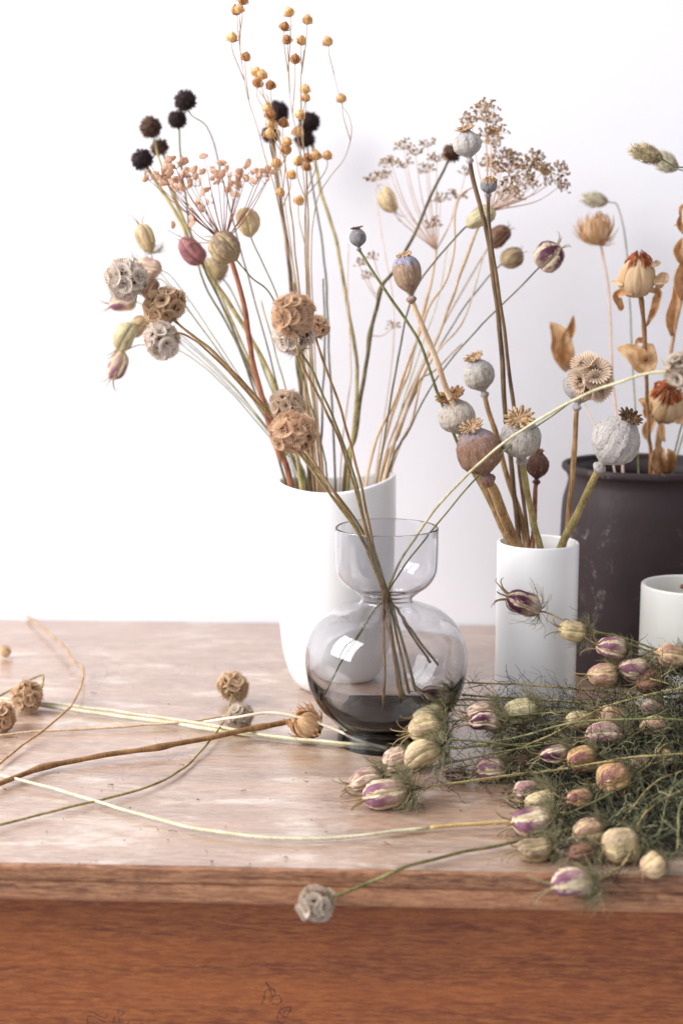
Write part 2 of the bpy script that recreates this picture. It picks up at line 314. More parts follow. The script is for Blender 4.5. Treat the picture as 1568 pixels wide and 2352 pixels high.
# ------------------------------------------------------------------ poppies
ROUND = [(0, .13), (.05, .14), (.1, .2), (.17, .45), (.27, .77), (.4, .96), (.54, 1), (.68, .95), (.8, .8), (.89, .58), (.95, .4), (1, .34)]
BARREL = [(0, .12), (.08, .14), (.16, .25), (.26, .6), (.36, .84), (.5, .97), (.65, 1), (.8, .95), (.9, .82), (.96, .6), (1, .42)]
def poppy(label, base, top, w, Y, dY, mat, crown_c, stem_px, sr, smat, Yb=CVY, kind=ROUND, crown=.62, rays=11, flare=.25, seed=1, ct=.4):
    B, Tp = W(base[0], base[1], Y), W(top[0], top[1], Y+dY); ax = Tp-B; L = ax.length; Rr = w/2*S(Y)
    pts = P([base] + stem_px, Y, Yb); d_ = (pts[-1]-pts[-2]).normalized(); e_ = pts[-1].copy()
    for _ in range(60):      # the stalk runs on straight until it rests against the inside of the vase
        q_ = e_ + d_*.002
        if math.hypot(q_.x-CVX, q_.y-CVY) > CR-.0032-sr*1.2 or q_.z < .009: break
        e_ = q_
    pts.append(e_)
    root = thing('poppy_seed_head', label, 'poppy', pts[-1], 'dried poppies in the white cylinder vase')
    n, seg = 30, 56; prof_ = [(Rr*interp(kind, i/(n-1)), L*i/(n-1)) for i in range(n)]
    def rf(a, t):
        rib = .022*math.cos(rays*a+seed)*min(1, t*2.5)
        x, y = math.cos(a), math.sin(a)
        return 1 + rib + .05*noise.noise((x*1.3+seed*5, y*1.3, t*1.7)) + .03*noise.noise((x*5+seed, y*5, t*2.6)) + .012*noise.noise((x*11, y*11+seed, t*5))
    V, Fc, t = lathe(prof_, seg, rf)
    M = frame(B-root.location, ax, seed*1.3); pod = put('pod', mk('pod', V, Fc, mat, {'t': t}), root, M)
    # crown: a disc of raised stigma rays with a scalloped edge
    Rc = Rr*crown; na, nr = rays*6, 7; V, Fc = [Vector((0, 0, .0012))], []
    for j in range(1, nr+1):
        f = j/nr
        for i in range(na):
            a = 2*math.pi*i/na; lobe = abs(math.cos(rays*a/2)); k = 1 - .62*(1-lobe**.6)*f**1.8
            rr = Rc*f*k*(1 + .1*noise.noise((math.cos(a)*2+seed, math.sin(a)*2, 3))); z = Rc*(flare*f**2.4) + Rc*.2*lobe**2*math.sin(math.pi*min(1, f*.92)) + Rc*.16*noise.noise((math.cos(a)*3, math.sin(a)*3+seed, f*2))*f
            V.append(Vector((rr*math.cos(a), rr*math.sin(a), z)))
    for i in range(na): Fc.append((0, 1+i, 1+(i+1) % na))
    for j in range(nr-1):
        for i in range(na): a = 1+j*na+i; b = 1+j*na+(i+1) % na; Fc.append((a, a+na, b+na, b))
    solid(put('crown', mk('crown', V, Fc, paper_mat(*crown_c, .1, 420, name='crown_skin')), root, frame(Tp - ax*.015 - root.location, ax.normalized() + Vector((-.1, -ct, .05)), seed)), .0007)
    kr = max(sr*1.05, Rr*.13)
    V, Fc, t = lathe([(kr*.8, -kr*1.5), (kr*1.1, -kr*1.1), (kr*1.62, -kr*.5), (kr*1.7, -kr*.1), (kr*1.45, kr*.4), (kr*.95, kr*.8)], 20, lambda a, t: 1 + .05*math.cos(a*5+seed))
    put('collar', mk('collar', V, Fc, mat, {'t': t}), root, M)
    stem(root, pts, sr*.9, sr*1.12, smat, seed=seed, rough=.03, nodes=((.3, .1), (.62, .08)), wander=.3)
    return root
brownst = stem_mat((112, 80, 50), (188, 152, 104)); darkst = stem_mat((64, 48, 38), (130, 102, 70)); tanst = stem_mat((140, 106, 72), (200, 166, 124)); olivest = stem_mat((112, 98, 58), (184, 166, 112)); redst = stem_mat((98, 58, 42), (158, 104, 76)); greenst = stem_mat((84, 86, 52), (142, 140, 92)); palest = stem_mat((184, 176, 138), (226, 220, 192)); orangest = stem_mat((184, 150, 116), (226, 200, 168)); pinkst = stem_mat((196, 160, 136), (226, 202, 184)); duskst = stem_mat((62, 62, 50), (120, 112, 80))
pale = poppy_mat((212, 202, 188), (220, 212, 206), (120, 100, 84)); pale2 = poppy_mat((220, 210, 196), (226, 220, 214), (134, 116, 98)); white_p = poppy_mat((222, 214, 208), (220, 212, 206), (120, 100, 88)); brown_p = poppy_mat((178, 138, 114), (200, 186, 192), (122, 82, 60), .72, 1.0); tan_p = poppy_mat((190, 156, 130), (190, 186, 204), (120, 82, 62), .72, .88); blue_p = poppy_mat((156, 152, 154), (168, 164, 170), (98, 88, 86)); grey_p = poppy_mat((220, 212, 204), (224, 218, 216), (110, 98, 92)); dkbrown_p = poppy_mat((112, 78, 66), (130, 96, 86), (78, 50, 42)); cream_p = poppy_mat((222, 208, 192), (228, 216, 202), (140, 112, 92), .3, .9)
straw_c = ((130, 98, 66), (214, 180, 138)); brown_c = ((104, 70, 46), (184, 142, 100)); dark_c = ((66, 46, 36), (140, 106, 76)); tan_c = ((140, 104, 74), (220, 188, 150))
poppy('pale grey poppy head, tallest of all, standing up among the brown umbels', (1078, 368), (1068, 300), 62, 1.29, .0, grey_p, tan_c, [(1085, 410), (1104, 480), (1120, 545), (1133, 640), (1145, 740), (1152, 830), (1158, 930), (1172, 1060), (1192, 1250)], .0021, darkst, crown=.72, flare=.3, seed=3, rays=10)
poppy('tiny blue grey poppy head with striped cap beside the tallest poppy', (1120, 448), (1123, 408), 37, 1.28, -.004, blue_p, straw_c, [(1121, 500), (1131, 580), (1146, 680), (1160, 780), (1168, 850), (1180, 940), (1190, 1060), (1214, 1252)], .0016, darkst, crown=.95, flare=-.55, seed=7, rays=12, ct=.1)
poppy('tiny blue grey poppy head on a long thin green stem leaning far left', (824, 572), (819, 524), 37, 1.26, 0, blue_p, dark_c, [(828, 580), (860, 630), (900, 690), (938, 745), (965, 790), (990, 860), (1008, 912), (1060, 1040), (1105, 1120), (1170, 1248)], .0013, greenst, crown=.78, flare=.1, seed=9, rays=9, ct=.08)
poppy('tan barrel shaped poppy head with lavender shoulders above the vase gap', (944, 686), (928, 588), 61, 1.25, 0, tan_p, tan_c, [(952, 705), (972, 752), (990, 800), (1012, 856), (1030, 905), (1078, 1010), (1120, 1110), (1176, 1250)], .0026, orangest, kind=BARREL, crown=.6, flare=.3, seed=4, rays=10)
poppy('round cream poppy head with dark jagged crown, just behind the brown one', (1062, 1004), (1037, 917), 84, 1.275, 0, cream_p, brown_c, [(1085, 1060), (1130, 1160), (1172, 1252)], .003, brownst, crown=.86, flare=.38, seed=5, rays=13)
poppy('large reddish brown poppy head on the thickest stem', (1118, 1100), (1083, 984), 103, 1.225, -.006, brown_p, tan_c, [(1135, 1130), (1158, 1190), (1188, 1254)], .0042, brownst, crown=.58, flare=.3, seed=6, rays=12, Yb=1.262)
poppy('pale beige poppy head with a star cap, above the cream poppy', (1112, 905), (1088, 825), 71, 1.31, 0, pale2, tan_c, [(1122, 945), (1140, 1000), (1160, 1080), (1190, 1170), (1208, 1250)], .0024, brownst, crown=.68, flare=.32, seed=8, rays=10)
poppy('whitish poppy head with a straw coloured star cap crossed by a pale stem', (1198, 1058), (1191, 962), 91, 1.235, -.016, pale, straw_c, [(1203, 1085), (1212, 1140), (1224, 1200), (1240, 1256)], .0029, olivest, crown=.8, flare=.16, seed=2, rays=12, Yb=1.262)
poppy('small dark brown poppy head low behind the whitish star capped one', (1231, 1106), (1236, 1038), 51, 1.305, 0, dkbrown_p, dark_c, [(1228, 1130), (1226, 1190), (1222, 1252)], .0021, redst, crown=.5, flare=.3, seed=12, rays=9)
poppy('pale poppy head half hidden behind the papery scabious globe', (1324, 935), (1342, 838), 78, 1.29, 0, grey_p, brown_c, [(1322, 975), (1316, 1060), (1308, 1150), (1302, 1210), (1293, 1252)], .0024, brownst, crown=.7, flare=.2, seed=14, rays=11)
poppy('largest chalky white poppy head tilted right with a dark crown', (1376, 1072), (1444, 962), 108, 1.2, -.012, white_p, dark_c, [(1358, 1110), (1330, 1170), (1288, 1254)], .0033, olivest, crown=.56, flare=.32, seed=15, rays=13, Yb=1.268)
# ------------------------------------------------------------------ scabious globes
def cup_mesh(name, mat, dark, pleats=22, seed=0):
    V, Fc, fm = [Vector((0, 0, 0))], [], []; na = pleats*2
    rad = [.2, .55, .82, 1.0]; zz = [-.05, .06, .2, .3]
    for j, (r, z) in enumerate(zip(rad, zz)):
        for i in range(na):
            a = 2*math.pi*i/na; pl = (1 if i % 2 else -1)*.045*r; e = (1 + (.12 if i % 2 else -.07)*(j == 3)) * (1 + .12*noise.noise((math.cos(a)*1.2+seed, math.sin(a)*1.2, 1))*(j > 1))
            V.append(Vector((r*e*math.cos(a), r*e*math.sin(a), z + pl + .16*noise.noise((math.cos(a)*1.5, math.sin(a)*1.5+seed*2, 5))*r)))
    for i in range(na): Fc.append((0, 1+i, 1+(i+1) % na)); fm.append(1)
    for j in range(3):
        for i in range(na): a = 1+j*na+i; b = 1+j*na+(i+1) % na; Fc.append((a, a+na, b+na, b)); fm.append(0)
    for q in range(5):
        a = q*1.2566+seed; d = Vector((math.cos(a), math.sin(a), .55)).normalized(); s_ = Vector((-math.sin(a), math.cos(a), 0)); b = len(V)
        V += [s_*.07, s_*-.07, Vector((0, 0, .11)), d*.62]; Fc += [(b, b+1, b+3), (b+1, b+2, b+3), (b+2, b, b+3)]; fm += [1]*3
    nb = 1+4*na; sv = [0.5]+[float(i % 2) for j in range(4) for i in range(na)] + [0.0]*(len(V)-nb); tv_ = [0.0]+[rad[j] for j in range(4) for i in range(na)] + [0.0]*(len(V)-nb)
    return mk(name, V, Fc, [mat, dark], {'s': sv, 't': tv_}, fm=fm, smooth=False)
def cup_mat(c1, c2):
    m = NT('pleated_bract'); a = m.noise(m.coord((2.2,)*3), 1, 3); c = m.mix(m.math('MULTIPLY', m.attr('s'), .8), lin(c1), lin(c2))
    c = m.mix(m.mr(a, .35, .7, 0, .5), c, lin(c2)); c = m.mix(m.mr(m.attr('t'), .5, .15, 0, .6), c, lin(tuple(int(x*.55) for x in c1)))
    return m.bsdf(c, .75, .2, None, .34)
dark_star = paper_mat((58, 42, 34), (92, 66, 50), 0, name='star')
SC = {}; awn_mat = paper_mat((190, 150, 110), (240, 220, 196), .4, 120, name='awn')
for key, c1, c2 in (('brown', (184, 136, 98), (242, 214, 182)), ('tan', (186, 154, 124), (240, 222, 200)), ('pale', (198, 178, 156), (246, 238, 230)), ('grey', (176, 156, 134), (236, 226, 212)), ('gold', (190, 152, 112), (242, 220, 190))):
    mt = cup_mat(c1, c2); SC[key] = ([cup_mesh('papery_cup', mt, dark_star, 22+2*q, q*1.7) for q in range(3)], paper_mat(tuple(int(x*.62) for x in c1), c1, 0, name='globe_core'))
def globe(root, c, r, key, axis, n=46, seed=0, cs=.385):
    meshes, cm = SC[key]; rn = random.Random(seed)
    V, Fc, t = lathe([(r*.72*math.sin(math.pi*(i+.02)/8.04), -r*.72*math.cos(math.pi*(i+.02)/8.04)) for i in range(9)], 14)
    core = put('seed_globe', mk('seed_globe', V, Fc, cm), root, frame(c-root.location, axis, seed) @ Matrix.Diagonal((rn.uniform(.9, 1.06), rn.uniform(.9, 1.06), rn.uniform(.86, 1.04), 1)))
    for i in range(n):
        if rn.random() < .07: continue
        z = 1 - 1.86*(i+.5)/n; a = i*2.39996 + rn.uniform(-.2, .2); q = math.sqrt(1-z*z); d = Vector((q*math.cos(a), q*math.sin(a), z))
        d = (d + Vector((rn.uniform(-.16, .16), rn.uniform(-.16, .16), rn.uniform(-.16, .16)))).normalized()
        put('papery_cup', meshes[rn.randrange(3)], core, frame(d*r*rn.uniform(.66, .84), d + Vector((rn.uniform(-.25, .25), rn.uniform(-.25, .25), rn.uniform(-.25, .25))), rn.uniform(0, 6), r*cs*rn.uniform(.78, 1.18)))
    V, Fc = [], []
    for i in range(380):
        d = Vector((rn.gauss(0, 1), rn.gauss(0, 1), rn.gauss(0, 1))).normalized(); x = d.orthogonal().normalized()*r*.021; y = d.cross(x); b = len(V); p = d*r*.8; e = d*r*rn.uniform(.98, 1.2) + x*rn.uniform(-3, 3) + y*rn.uniform(-3, 3)
        V += [p+x, p-x*.5+y*.8, p-x*.5-y*.8, e]; Fc += [(b, b+1, b+3), (b+1, b+2, b+3), (b+2, b, b+3)]
    put('awns', mk('awns', V, Fc, awn_mat), core)
    for i in range(7):   # green hairy bracts round the neck
        a = i*.9 + rn.random(); pth = [Vector((0, 0, -r*.6)), Vector((math.cos(a)*r*.35, math.sin(a)*r*.35, -r*.85)), Vector((math.cos(a)*r*.75, math.sin(a)*r*.75, -r*rn.uniform(.8, 1.15)))]
        V, Fc = tube_geo(smoothpath(pth, 4), .0006, .00012, 4, rough=0); put('bract', mk('bract', V, Fc, greenst), core)
    return core
def scab(label, head, r, Y, key, path, sr, smat, inside, group='scabious stems in the glass vase', seed=0, n=46, Yn=1.205, axis=None, cs=.385):
    pts = P([tuple(p) for p in path], Y, Yn) + [W(*p) for p in inside]
    c = W(head[0], head[1], Y); root = thing('scabious_seed_head', label, 'scabious', pts[-1], group)
    ax = axis or (c-pts[0]); globe(root, c, r*S(Y), key, ax if ax.length > .004 else Vector((0, 0, 1)), n, seed, cs)
    stem(root, [c - (c-pts[0]).normalized()*r*S(Y)*.5] + pts if (c-pts[0]).length > .004 else pts, sr*.8, sr, smat, seed=seed)
    return root
def G(*p): return [(x, y, z) for x, y, z in p]
scab('pale grey scabious globe at far left with loose silvery cups', (292, 640), 49, 1.16, 'pale', [(328, 672), (350, 695), (420, 752), (480, 800), (545, 868), (610, 942), (700, 1058), (790, 1178), (850, 1268), (882, 1352)], .0012, tanst, G((897, 1385, 1.215), (925, 1420, 1.225), (965, 1475, 1.235), (1006, 1527, 1.245)), seed=1)
scab('tan scabious globe, upper of the touching pair at left', (380, 703), 48, 1.17, 'gold', [(412, 746), (450, 775), (490, 808), (560, 878), (640, 972), (740, 1094), (830, 1216), (888, 1356)], .0012, olivest, G((905, 1392, 1.218), (935, 1440, 1.228), (960, 1480, 1.235), (988, 1522, 1.24)), seed=2)
scab('pale scabious globe, lower of the touching pair at left', (372, 782), 45, 1.14, 'pale', [(412, 765), (440, 778), (470, 800), (540, 868), (625, 965), (720, 1085), (815, 1210), (874, 1345)], .0011, brownst, G((880, 1385, 1.21), (892, 1450, 1.21), (912, 1540, 1.212), (933, 1622, 1.215)), seed=3)
scab('largest brown scabious globe in the middle, facing the camera', (672, 722), 52, 1.10, 'brown', [(684, 800), (700, 850), (740, 925), (775, 1000), (800, 1075), (830, 1180), (858, 1290), (880, 1350)], .0013, brownst, G((882, 1385, 1.2), (880, 1450, 1.2), (882, 1550, 1.2), (879, 1645, 1.2)), seed=4, axis=Vector((-.1, -1, .35)), n=54, Yn=1.2)
scab('pale scabious globe tucked just under the largest brown one', (674, 768), 46, 1.15, 'pale', [(690, 810), (715, 850), (745, 915), (785, 1010), (815, 1100), (845, 1225), (884, 1352)], .0012, greenst, G((890, 1388, 1.212), (900, 1460, 1.216), (915, 1545, 1.22), (926, 1622, 1.222)), seed=5)
scab('small brown scabious globe peeping out right behind the largest one', (727, 750), 28, 1.2, 'brown', [(724, 778), (736, 815), (758, 870), (782, 940), (803, 1015), (824, 1095), (842, 1180), (862, 1270), (886, 1354)], .0013, brownst, G((895, 1390, 1.215), (908, 1450, 1.222), (925, 1530, 1.228), (941, 1605, 1.232)), seed=6, n=30)
scab('tan scabious globe above and behind its twin beside the tall vase', (662, 936), 43, 1.18, 'tan', [(682, 975), (700, 1030), (740, 1090), (790, 1165), (835, 1240), (884, 1350)], .0013, tanst, G((886, 1388, 1.205), (895, 1460, 1.206), (908, 1545, 1.208), (921, 1632, 1.21)), seed=7)
scab('brown scabious globe with dark stars, lowest above the white vase rim', (673, 993), 51, 1.13, 'brown', [(690, 1040), (715, 1075), (760, 1138), (805, 1198), (845, 1262), (886, 1352)], .0014, olivest, G((900, 1390, 1.212), (918, 1455, 1.218), (940, 1530, 1.222), (957, 1592, 1.225)), seed=8, axis=Vector((-.25, -.8, .45)), n=54)
scab('fine pleated scabious globe in front of a pale poppy at right', (1356, 868), 47, 1.215, 'tan', [(1332, 906), (1285, 942), (1230, 980), (1150, 1042), (1070, 1124), (1000, 1208), (940, 1282), (902, 1340)], .00085, greenst, G((886, 1366, 1.208), (868, 1392, 1.205), (835, 1440, 1.2), (800, 1492, 1.19), (770, 1550, 1.185), (746, 1597, 1.18)), seed=9, axis=Vector((.55, -.75, .5)), n=20, cs=.6)
scab('blurred grey scabious globe cut by the right edge on a long arching stem', (1562, 850), 40, 1.02, 'grey', [(1532, 853), (1490, 858), (1420, 878), (1340, 908), (1240, 962), (1140, 1030), (1050, 1112), (975, 1202), (920, 1285), (896, 1338)], .00125, stem_mat((160, 148, 104), (214, 206, 172)), G((880, 1368, 1.214), (864, 1394, 1.215), (834, 1440, 1.215), (808, 1485, 1.21)), seed=10, Yn=1.214)
# ------------------------------------------------------------------ nigella pods
def thread_mesh(seed, n=26):
    rn = random.Random(seed); V, Fc = [], []
    for i in range(n):
        a = rn.uniform(0, 6.28); up = rn.uniform(-.3, .9); q = Vector((math.cos(a), math.sin(a), 0)); L = rn.uniform(.35, .85)
        p = Vector((0, 0, .02)) + q*.08; pts = [p]; d = (q + Vector((0, 0, up-.5))).normalized()
        for j in range(4):
            p = p + d*L/4; pts.append(p); d = (d + Vector((rn.uniform(-.5, .5), rn.uniform(-.5, .5), rn.uniform(0, .75)))).normalized()
        tube_geo(pts, .011, .004, 3, rough=0, V=V, Fc=Fc, cap=False)
        if rn.random() < .7:
            b = pts[2]; d2 = (d + Vector((rn.uniform(-1, 1), rn.uniform(-1, 1), rn.uniform(-.3, 1)))).normalized(); tube_geo([b, b+d2*L*.25, b+d2*L*.42+Vector((0, 0, .05))], .008, .003, 3, rough=0, V=V, Fc=Fc, cap=False)
    return mk('thread_bract', V, Fc, thread_mat)
thread_mat = paper_mat((104, 100, 70), (184, 176, 138), .15, 60, name='thread')
horn_mat = paper_mat((120, 98, 68), (190, 168, 128), .1, 200, name='horn_skin')
THREADS = [thread_mesh(s) for s in range(4)]
def horn_me(s):
    V, Fc = tube_geo(smoothpath([Vector((0, 0, 0)), Vector((.1, .02*s, .3)), Vector((.3, -.04+.05*s, .62)), Vector((.62, .05*s, .86)), Vector((.86, .1*s, .84))], 4), .07, .016, 5, rough=0)
    return mk('horn', V, Fc, horn_mat)
HORNS = [horn_me(-1), horn_me(0), horn_me(1.5)]
NPROF = [(0, .12), (.04, .4), (.12, .72), (.27, .95), (.48, 1), (.68, .96), (.83, .8), (.92, .58), (.97, .4), (1, .25)]
PAL = {'cream': nig_mat((226, 206, 158), (158, 116, 118), (164, 142, 92), .4), 'lilac': nig_mat((236, 218, 182), (128, 70, 104), (182, 150, 98), .92), 'purple': nig_mat((226, 206, 178), (82, 28, 58), (158, 122, 86), 1.0),
       'peach': nig_mat((226, 200, 156), (150, 88, 98), (178, 134, 92), .6), 'orange': nig_mat((214, 176, 124), (116, 52, 74), (164, 116, 76), .8), 'green': nig_mat((214, 202, 160), (136, 98, 100), (140, 130, 82), .35),
       'brown': nig_mat((142, 106, 80), (74, 40, 46), (106, 76, 54), .8), 'pink': nig_mat((230, 206, 180), (140, 84, 100), (176, 138, 110), .75), 'olive': nig_mat((190, 168, 128), (98, 62, 74), (134, 112, 76), .6), 'rose': nig_mat((168, 112, 110), (118, 62, 84), (120, 84, 74), .7)}
def nigella(label, base, tip, w, Y, dY, pal, pts, sr=.0009, smat=None, group=None, seed=0, threads=2, horns=5, hl=.75, B=None, Tp=None, cat='nigella'):
    B = B or W(base[0], base[1], Y); Tp = Tp or W(tip[0], tip[1], Y+dY); ax = Tp-B; L = ax.length; Rr = w/2*S(Y)*1.13; rn = random.Random(seed+77)
    root = thing('nigella_seed_pod', label, cat, pts[-1], group)
    nl = rn.choice((5, 5, 6, 4)); seg = 60; sq, ph, pe, lean = rn.uniform(.9, 1.04), rn.uniform(0, 3), rn.uniform(.85, 1.25), rn.uniform(-.12, .12); lob = [rn.uniform(.85 if pal in ('lilac', 'purple') else .45, 1.15) for _ in range(nl)]; dents = [(rn.uniform(0, 6.28), rn.uniform(.25, .8), rn.uniform(.05, .13)) for _ in range(3)]
    def rf(a, t):
        f = abs(math.cos(nl*a/2)); x, y = math.cos(a), math.sin(a)
        return .78 + .22*f**.5 + .08*noise.noise((x*1.6+seed*3, y*1.6, t*2)) + (sq-1)*abs(math.cos(a+ph)) - sum(dd*math.exp(-((math.cos(a-da)-1)**2*9 + (t-dt)**2*22)) for da, dt, dd in dents) + .045*noise.noise((x*4.5, y*4.5+seed, t*4))
    V, Fc, t = lathe([(Rr*interp(NPROF, (i/23)**pe), L*i/23) for i in range(24)], seg, rf)
    for v in V: v.x += lean*L*math.sin(math.pi*v.z/L)
    s_ = [abs(math.cos(nl*(2*math.pi*(i % seg)/seg)/2))*lob[int(((i % seg)/seg*nl + .5) % nl)] for i in range(len(V))]
    M = frame(B-root.location, ax, rn.uniform(0, 6)); put('capsule', mk('capsule', V, Fc, PAL[pal], {'t': t, 's': s_}), root, M)
    for i in range(horns):
        a = i*2*math.pi/nl + rn.uniform(-.25, .25)
        if rn.random() < .18: continue
        put('horn', HORNS[rn.randrange(3)], root, M @ Matrix.Rotation(a, 4, 'Z') @ Matrix.Translation((Rr*.2, 0, L*.94)) @ Matrix.Diagonal((L*.5*hl, L*.5*hl, L*.6*hl*rn.uniform(.7, 1.2), 1)))
    for i in range(threads):
        put('thread_bract', THREADS[rn.randrange(4)], root, M @ Matrix.Rotation(rn.uniform(0, 6), 4, 'Z') @ Matrix.Scale(L*rn.uniform(.8, 1.15), 4))
    stem(root, [B + ax*.03] + pts, sr*.9, sr, smat or greenst, seed=seed, sides=6)
    return root
def tv(pts, Y0, Y1=TVY):   # a stalk that ends inside the tall white vase
    q = P(pts, Y0, Y1); e = q[-1]; q.append(Vector((TVX + (e.x-TVX)*.35, TVY + (e.y-TVY)*.35, .012))); return q
gT = 'nigella stems in the tall white vase'
nigella('olive wrinkled nigella pod in front of the orange umbel hub', (544, 598), (492, 540), 66, 1.33, 0, 'olive', tv([(560, 618), (580, 640), (618, 672), (660, 760), (705, 900), (752, 1112)], 1.33), group=gT, seed=1, threads=0, hl=.5)
nigella('mauve nigella pod on the dark stalk left of the orange umbel', (466, 604), (417, 548), 49, 1.42, 0, 'rose', tv([(480, 640), (512, 705), (548, 790), (600, 900), (690, 1110)], 1.42, 1.37), sr=.0014, smat=duskst, group=gT, seed=2, threads=0, hl=.35)
nigella('cream nigella pod, topmost of the blurred cluster at far left', (348, 582), (322, 514), 42, 1.5, 0, 'cream', tv([(362, 615), (440, 720), (540, 860), (620, 980), (680, 1112)], 1.5, 1.4), sr=.0007, group=gT, seed=3, threads=1)
nigella('pale mauve nigella pod lying level behind the far left scabious', (372, 620), (316, 604), 46, 1.46, 0, 'pink', tv([(400, 640), (470, 740), (560, 880), (630, 985), (684, 1112)], 1.46, 1.4), sr=.0007, group=gT, seed=4, threads=0)
nigella('brown nigella pod squeezed between the left scabious globes', (356, 640), (336, 686), 40, 1.45, 0, 'brown', tv([(380, 650), (460, 750), (560, 890), (640, 1000), (690, 1112)], 1.45, 1.4), sr=.0007, group=gT, seed=5, threads=0, horns=0)
nigella('cream nigella pod with lilac tip under the far left scabious', (312, 690), (252, 702), 42, 1.48, 0, 'lilac', tv([(350, 715), (440, 790), (540, 890), (630, 1010), (694, 1114)], 1.48, 1.4), sr=.0007, group=gT, seed=6, threads=0)
nigella('small tan nigella pod beside the lower left scabious', (338, 730), (300, 772), 36, 1.49, 0, 'peach', tv([(380, 750), (460, 815), (550, 905), (640, 1020), (700, 1114)], 1.49, 1.4), sr=.0007, group=gT, seed=7, threads=0, horns=3)
nigella('yellow cream nigella pod, second lowest at far left', (308, 742), (272, 806), 46, 1.47, 0, 'green', tv([(380, 765), (470, 835), (560, 925), (650, 1035), (704, 1115)], 1.47, 1.4), sr=.0007, group=gT, seed=8, threads=0)
nigella('yellow nigella pod with mauve tip, lowest at far left', (284, 806), (256, 870), 43, 1.47, 0, 'lilac', tv([(330, 792), (420, 810), (520, 890), (640, 1030), (708, 1115)], 1.47, 1.4), sr=.0007, group=gT, seed=9, threads=0)
nigella('beige nigella pod with a dark hole right of the orange umbel', (576, 545), (556, 478), 47, 1.4, 0, 'cream', tv([(584, 565), (606, 610), (640, 690), (690, 860), (745, 1112)], 1.4), sr=.0008, group=gT, seed=10, threads=0, horns=0)
nigella('blurred dark green nigella pod beneath the mauve pod', (512, 640), (474, 598), 46, 1.56, 0, 'olive', tv([(530, 665), (560, 730), (610, 860), (700, 1110)], 1.56, 1.4), sr=.0012, group=gT, seed=11, threads=1, horns=3)
nigella('purple and tan striped nigella pod, rightmost on the tall vase side', (1238, 614), (1284, 566), 62, 1.38, -.01, 'purple', tv([(1180, 672), (1090, 762), (1000, 872), (940, 985), (885, 1108)], 1.38, 1.4), sr=.0009, smat=duskst, group=gT, seed=12, threads=0, hl=.7)
nigella('green brown nigella pod just left of the striped purple one', (1150, 607), (1198, 576), 43, 1.5, 0, 'olive', tv([(1110, 650), (1040, 745), (960, 890), (878, 1110)], 1.5, 1.41), sr=.0009, smat=duskst, group=gT, seed=13, threads=0, hl=.4, horns=4)
nigella('brown nigella pod behind the twin poppy stems', (1122, 566), (1168, 524), 42, 1.52, 0, 'brown', tv([(1090, 620), (1010, 760), (940, 900), (870, 1110)], 1.52, 1.41), sr=.0009, smat=tanst, group=gT, seed=14, threads=0, hl=.4)
nigella('cream green nigella pod at the hub of the brown umbel', (1070, 520), (1136, 484), 40, 1.4, 0, 'green', tv([(1040, 552), (1005, 592), (965, 645), (940, 700), (915, 820), (865, 1108)], 1.4), sr=.001, smat=duskst, group=gT, seed=15, threads=0, hl=.3, horns=3)
nigella('hanging cream pod at the left of the blurred umbel', (884, 428), (904, 488), 36, 1.55, 0, 'cream', tv([(872, 424), (862, 450), (880, 560), (905, 760), (860, 1105)], 1.55, 1.42), sr=.0006, smat=pinkst, group=gT, seed=16, threads=0, horns=2)
# ------------------------------------------------------------------ black monarda heads
def spiky(root, c, r, axis, mats, n=260, seed=0, ln=.28, flat=1.0):
    rn = random.Random(seed); V, Fc, t = lathe([(r*.86*math.sin(math.pi*(i+.02)/10.04), -r*.86*flat*math.cos(math.pi*(i+.02)/10.04)) for i in range(11)], 20, lambda a, t: 1 + .06*math.sin(a*7+t*20)); fm = [0]*len(Fc)
    for i in range(n):
        z = 1-1.9*(i+.5)/n; a = i*2.39996; q = math.sqrt(max(0, 1-z*z)); d = Vector((q*math.cos(a), q*math.sin(a), z*flat)); d = (d + Vector([rn.uniform(-.22, .22) for _ in range(3)])).normalized()
        x = d.orthogonal().normalized(); y = d.cross(x); b = len(V); p = d*r*.8; s_ = r*.075
        V += [p+x*s_, p+(y*.8-x*.5)*s_, p-(y*.8+x*.5)*s_, d*r*(.92+ln*rn.random())]; Fc += [(b, b+1, b+3), (b+1, b+2, b+3), (b+2, b, b+3)]; fm += [rn.choice((0, 0, 1))]*3
    return put('seed_head', mk('seed_head', V, Fc, mats, fm=fm), root, frame(c-root.location, axis))
blk = [paper_mat((30, 22, 26), (50, 36, 36), 0, name='dark_husk'), paper_mat((62, 44, 38), (96, 70, 56), 0, name='dark_husk_tip')]
brn = [paper_mat((62, 42, 38), (92, 66, 54), 0, name='brown_husk'), paper_mat((96, 72, 54), (132, 102, 76), 0, name='brown_husk_tip')]
def monarda(label, c, r, Y, path, sr, smat, mats=blk, seed=0, Yb=TVY):
    pts = tv(path, Y, Yb); cc = W(c[0], c[1], Y); root = thing('dark_bergamot_head', label, 'bergamot', pts[-1], 'dark seed heads in the tall white vase')
    spiky(root, cc, r*S(Y), cc-pts[0], mats, n=200+(seed*37) % 130, seed=seed, ln=.2+.04*(seed % 5), flat=.84+.05*(seed % 4)); stem(root, [cc]+pts, sr*.8, sr, smat, seed=seed); return root
monarda('black bergamot head, highest of the left group, on a bent stalk', (426, 232), 26, 1.5, [(440, 264), (468, 284), (486, 318), (498, 358), (515, 430), (560, 600), (620, 820), (690, 1110)], .0009, duskst, seed=1)
monarda('black bergamot head just below the highest left one', (407, 275), 22, 1.52, [(412, 300), (415, 360), (426, 450), (438, 530), (470, 650), (540, 780), (575, 870), (655, 1110)], .0013, duskst, seed=2)
monarda('brown bergamot head between the black ones at left', (346, 293), 25, 1.53, [(355, 320), (370, 380), (410, 480), (470, 610), (560, 820), (668, 1112)], .0014, olivest, brn, seed=3)
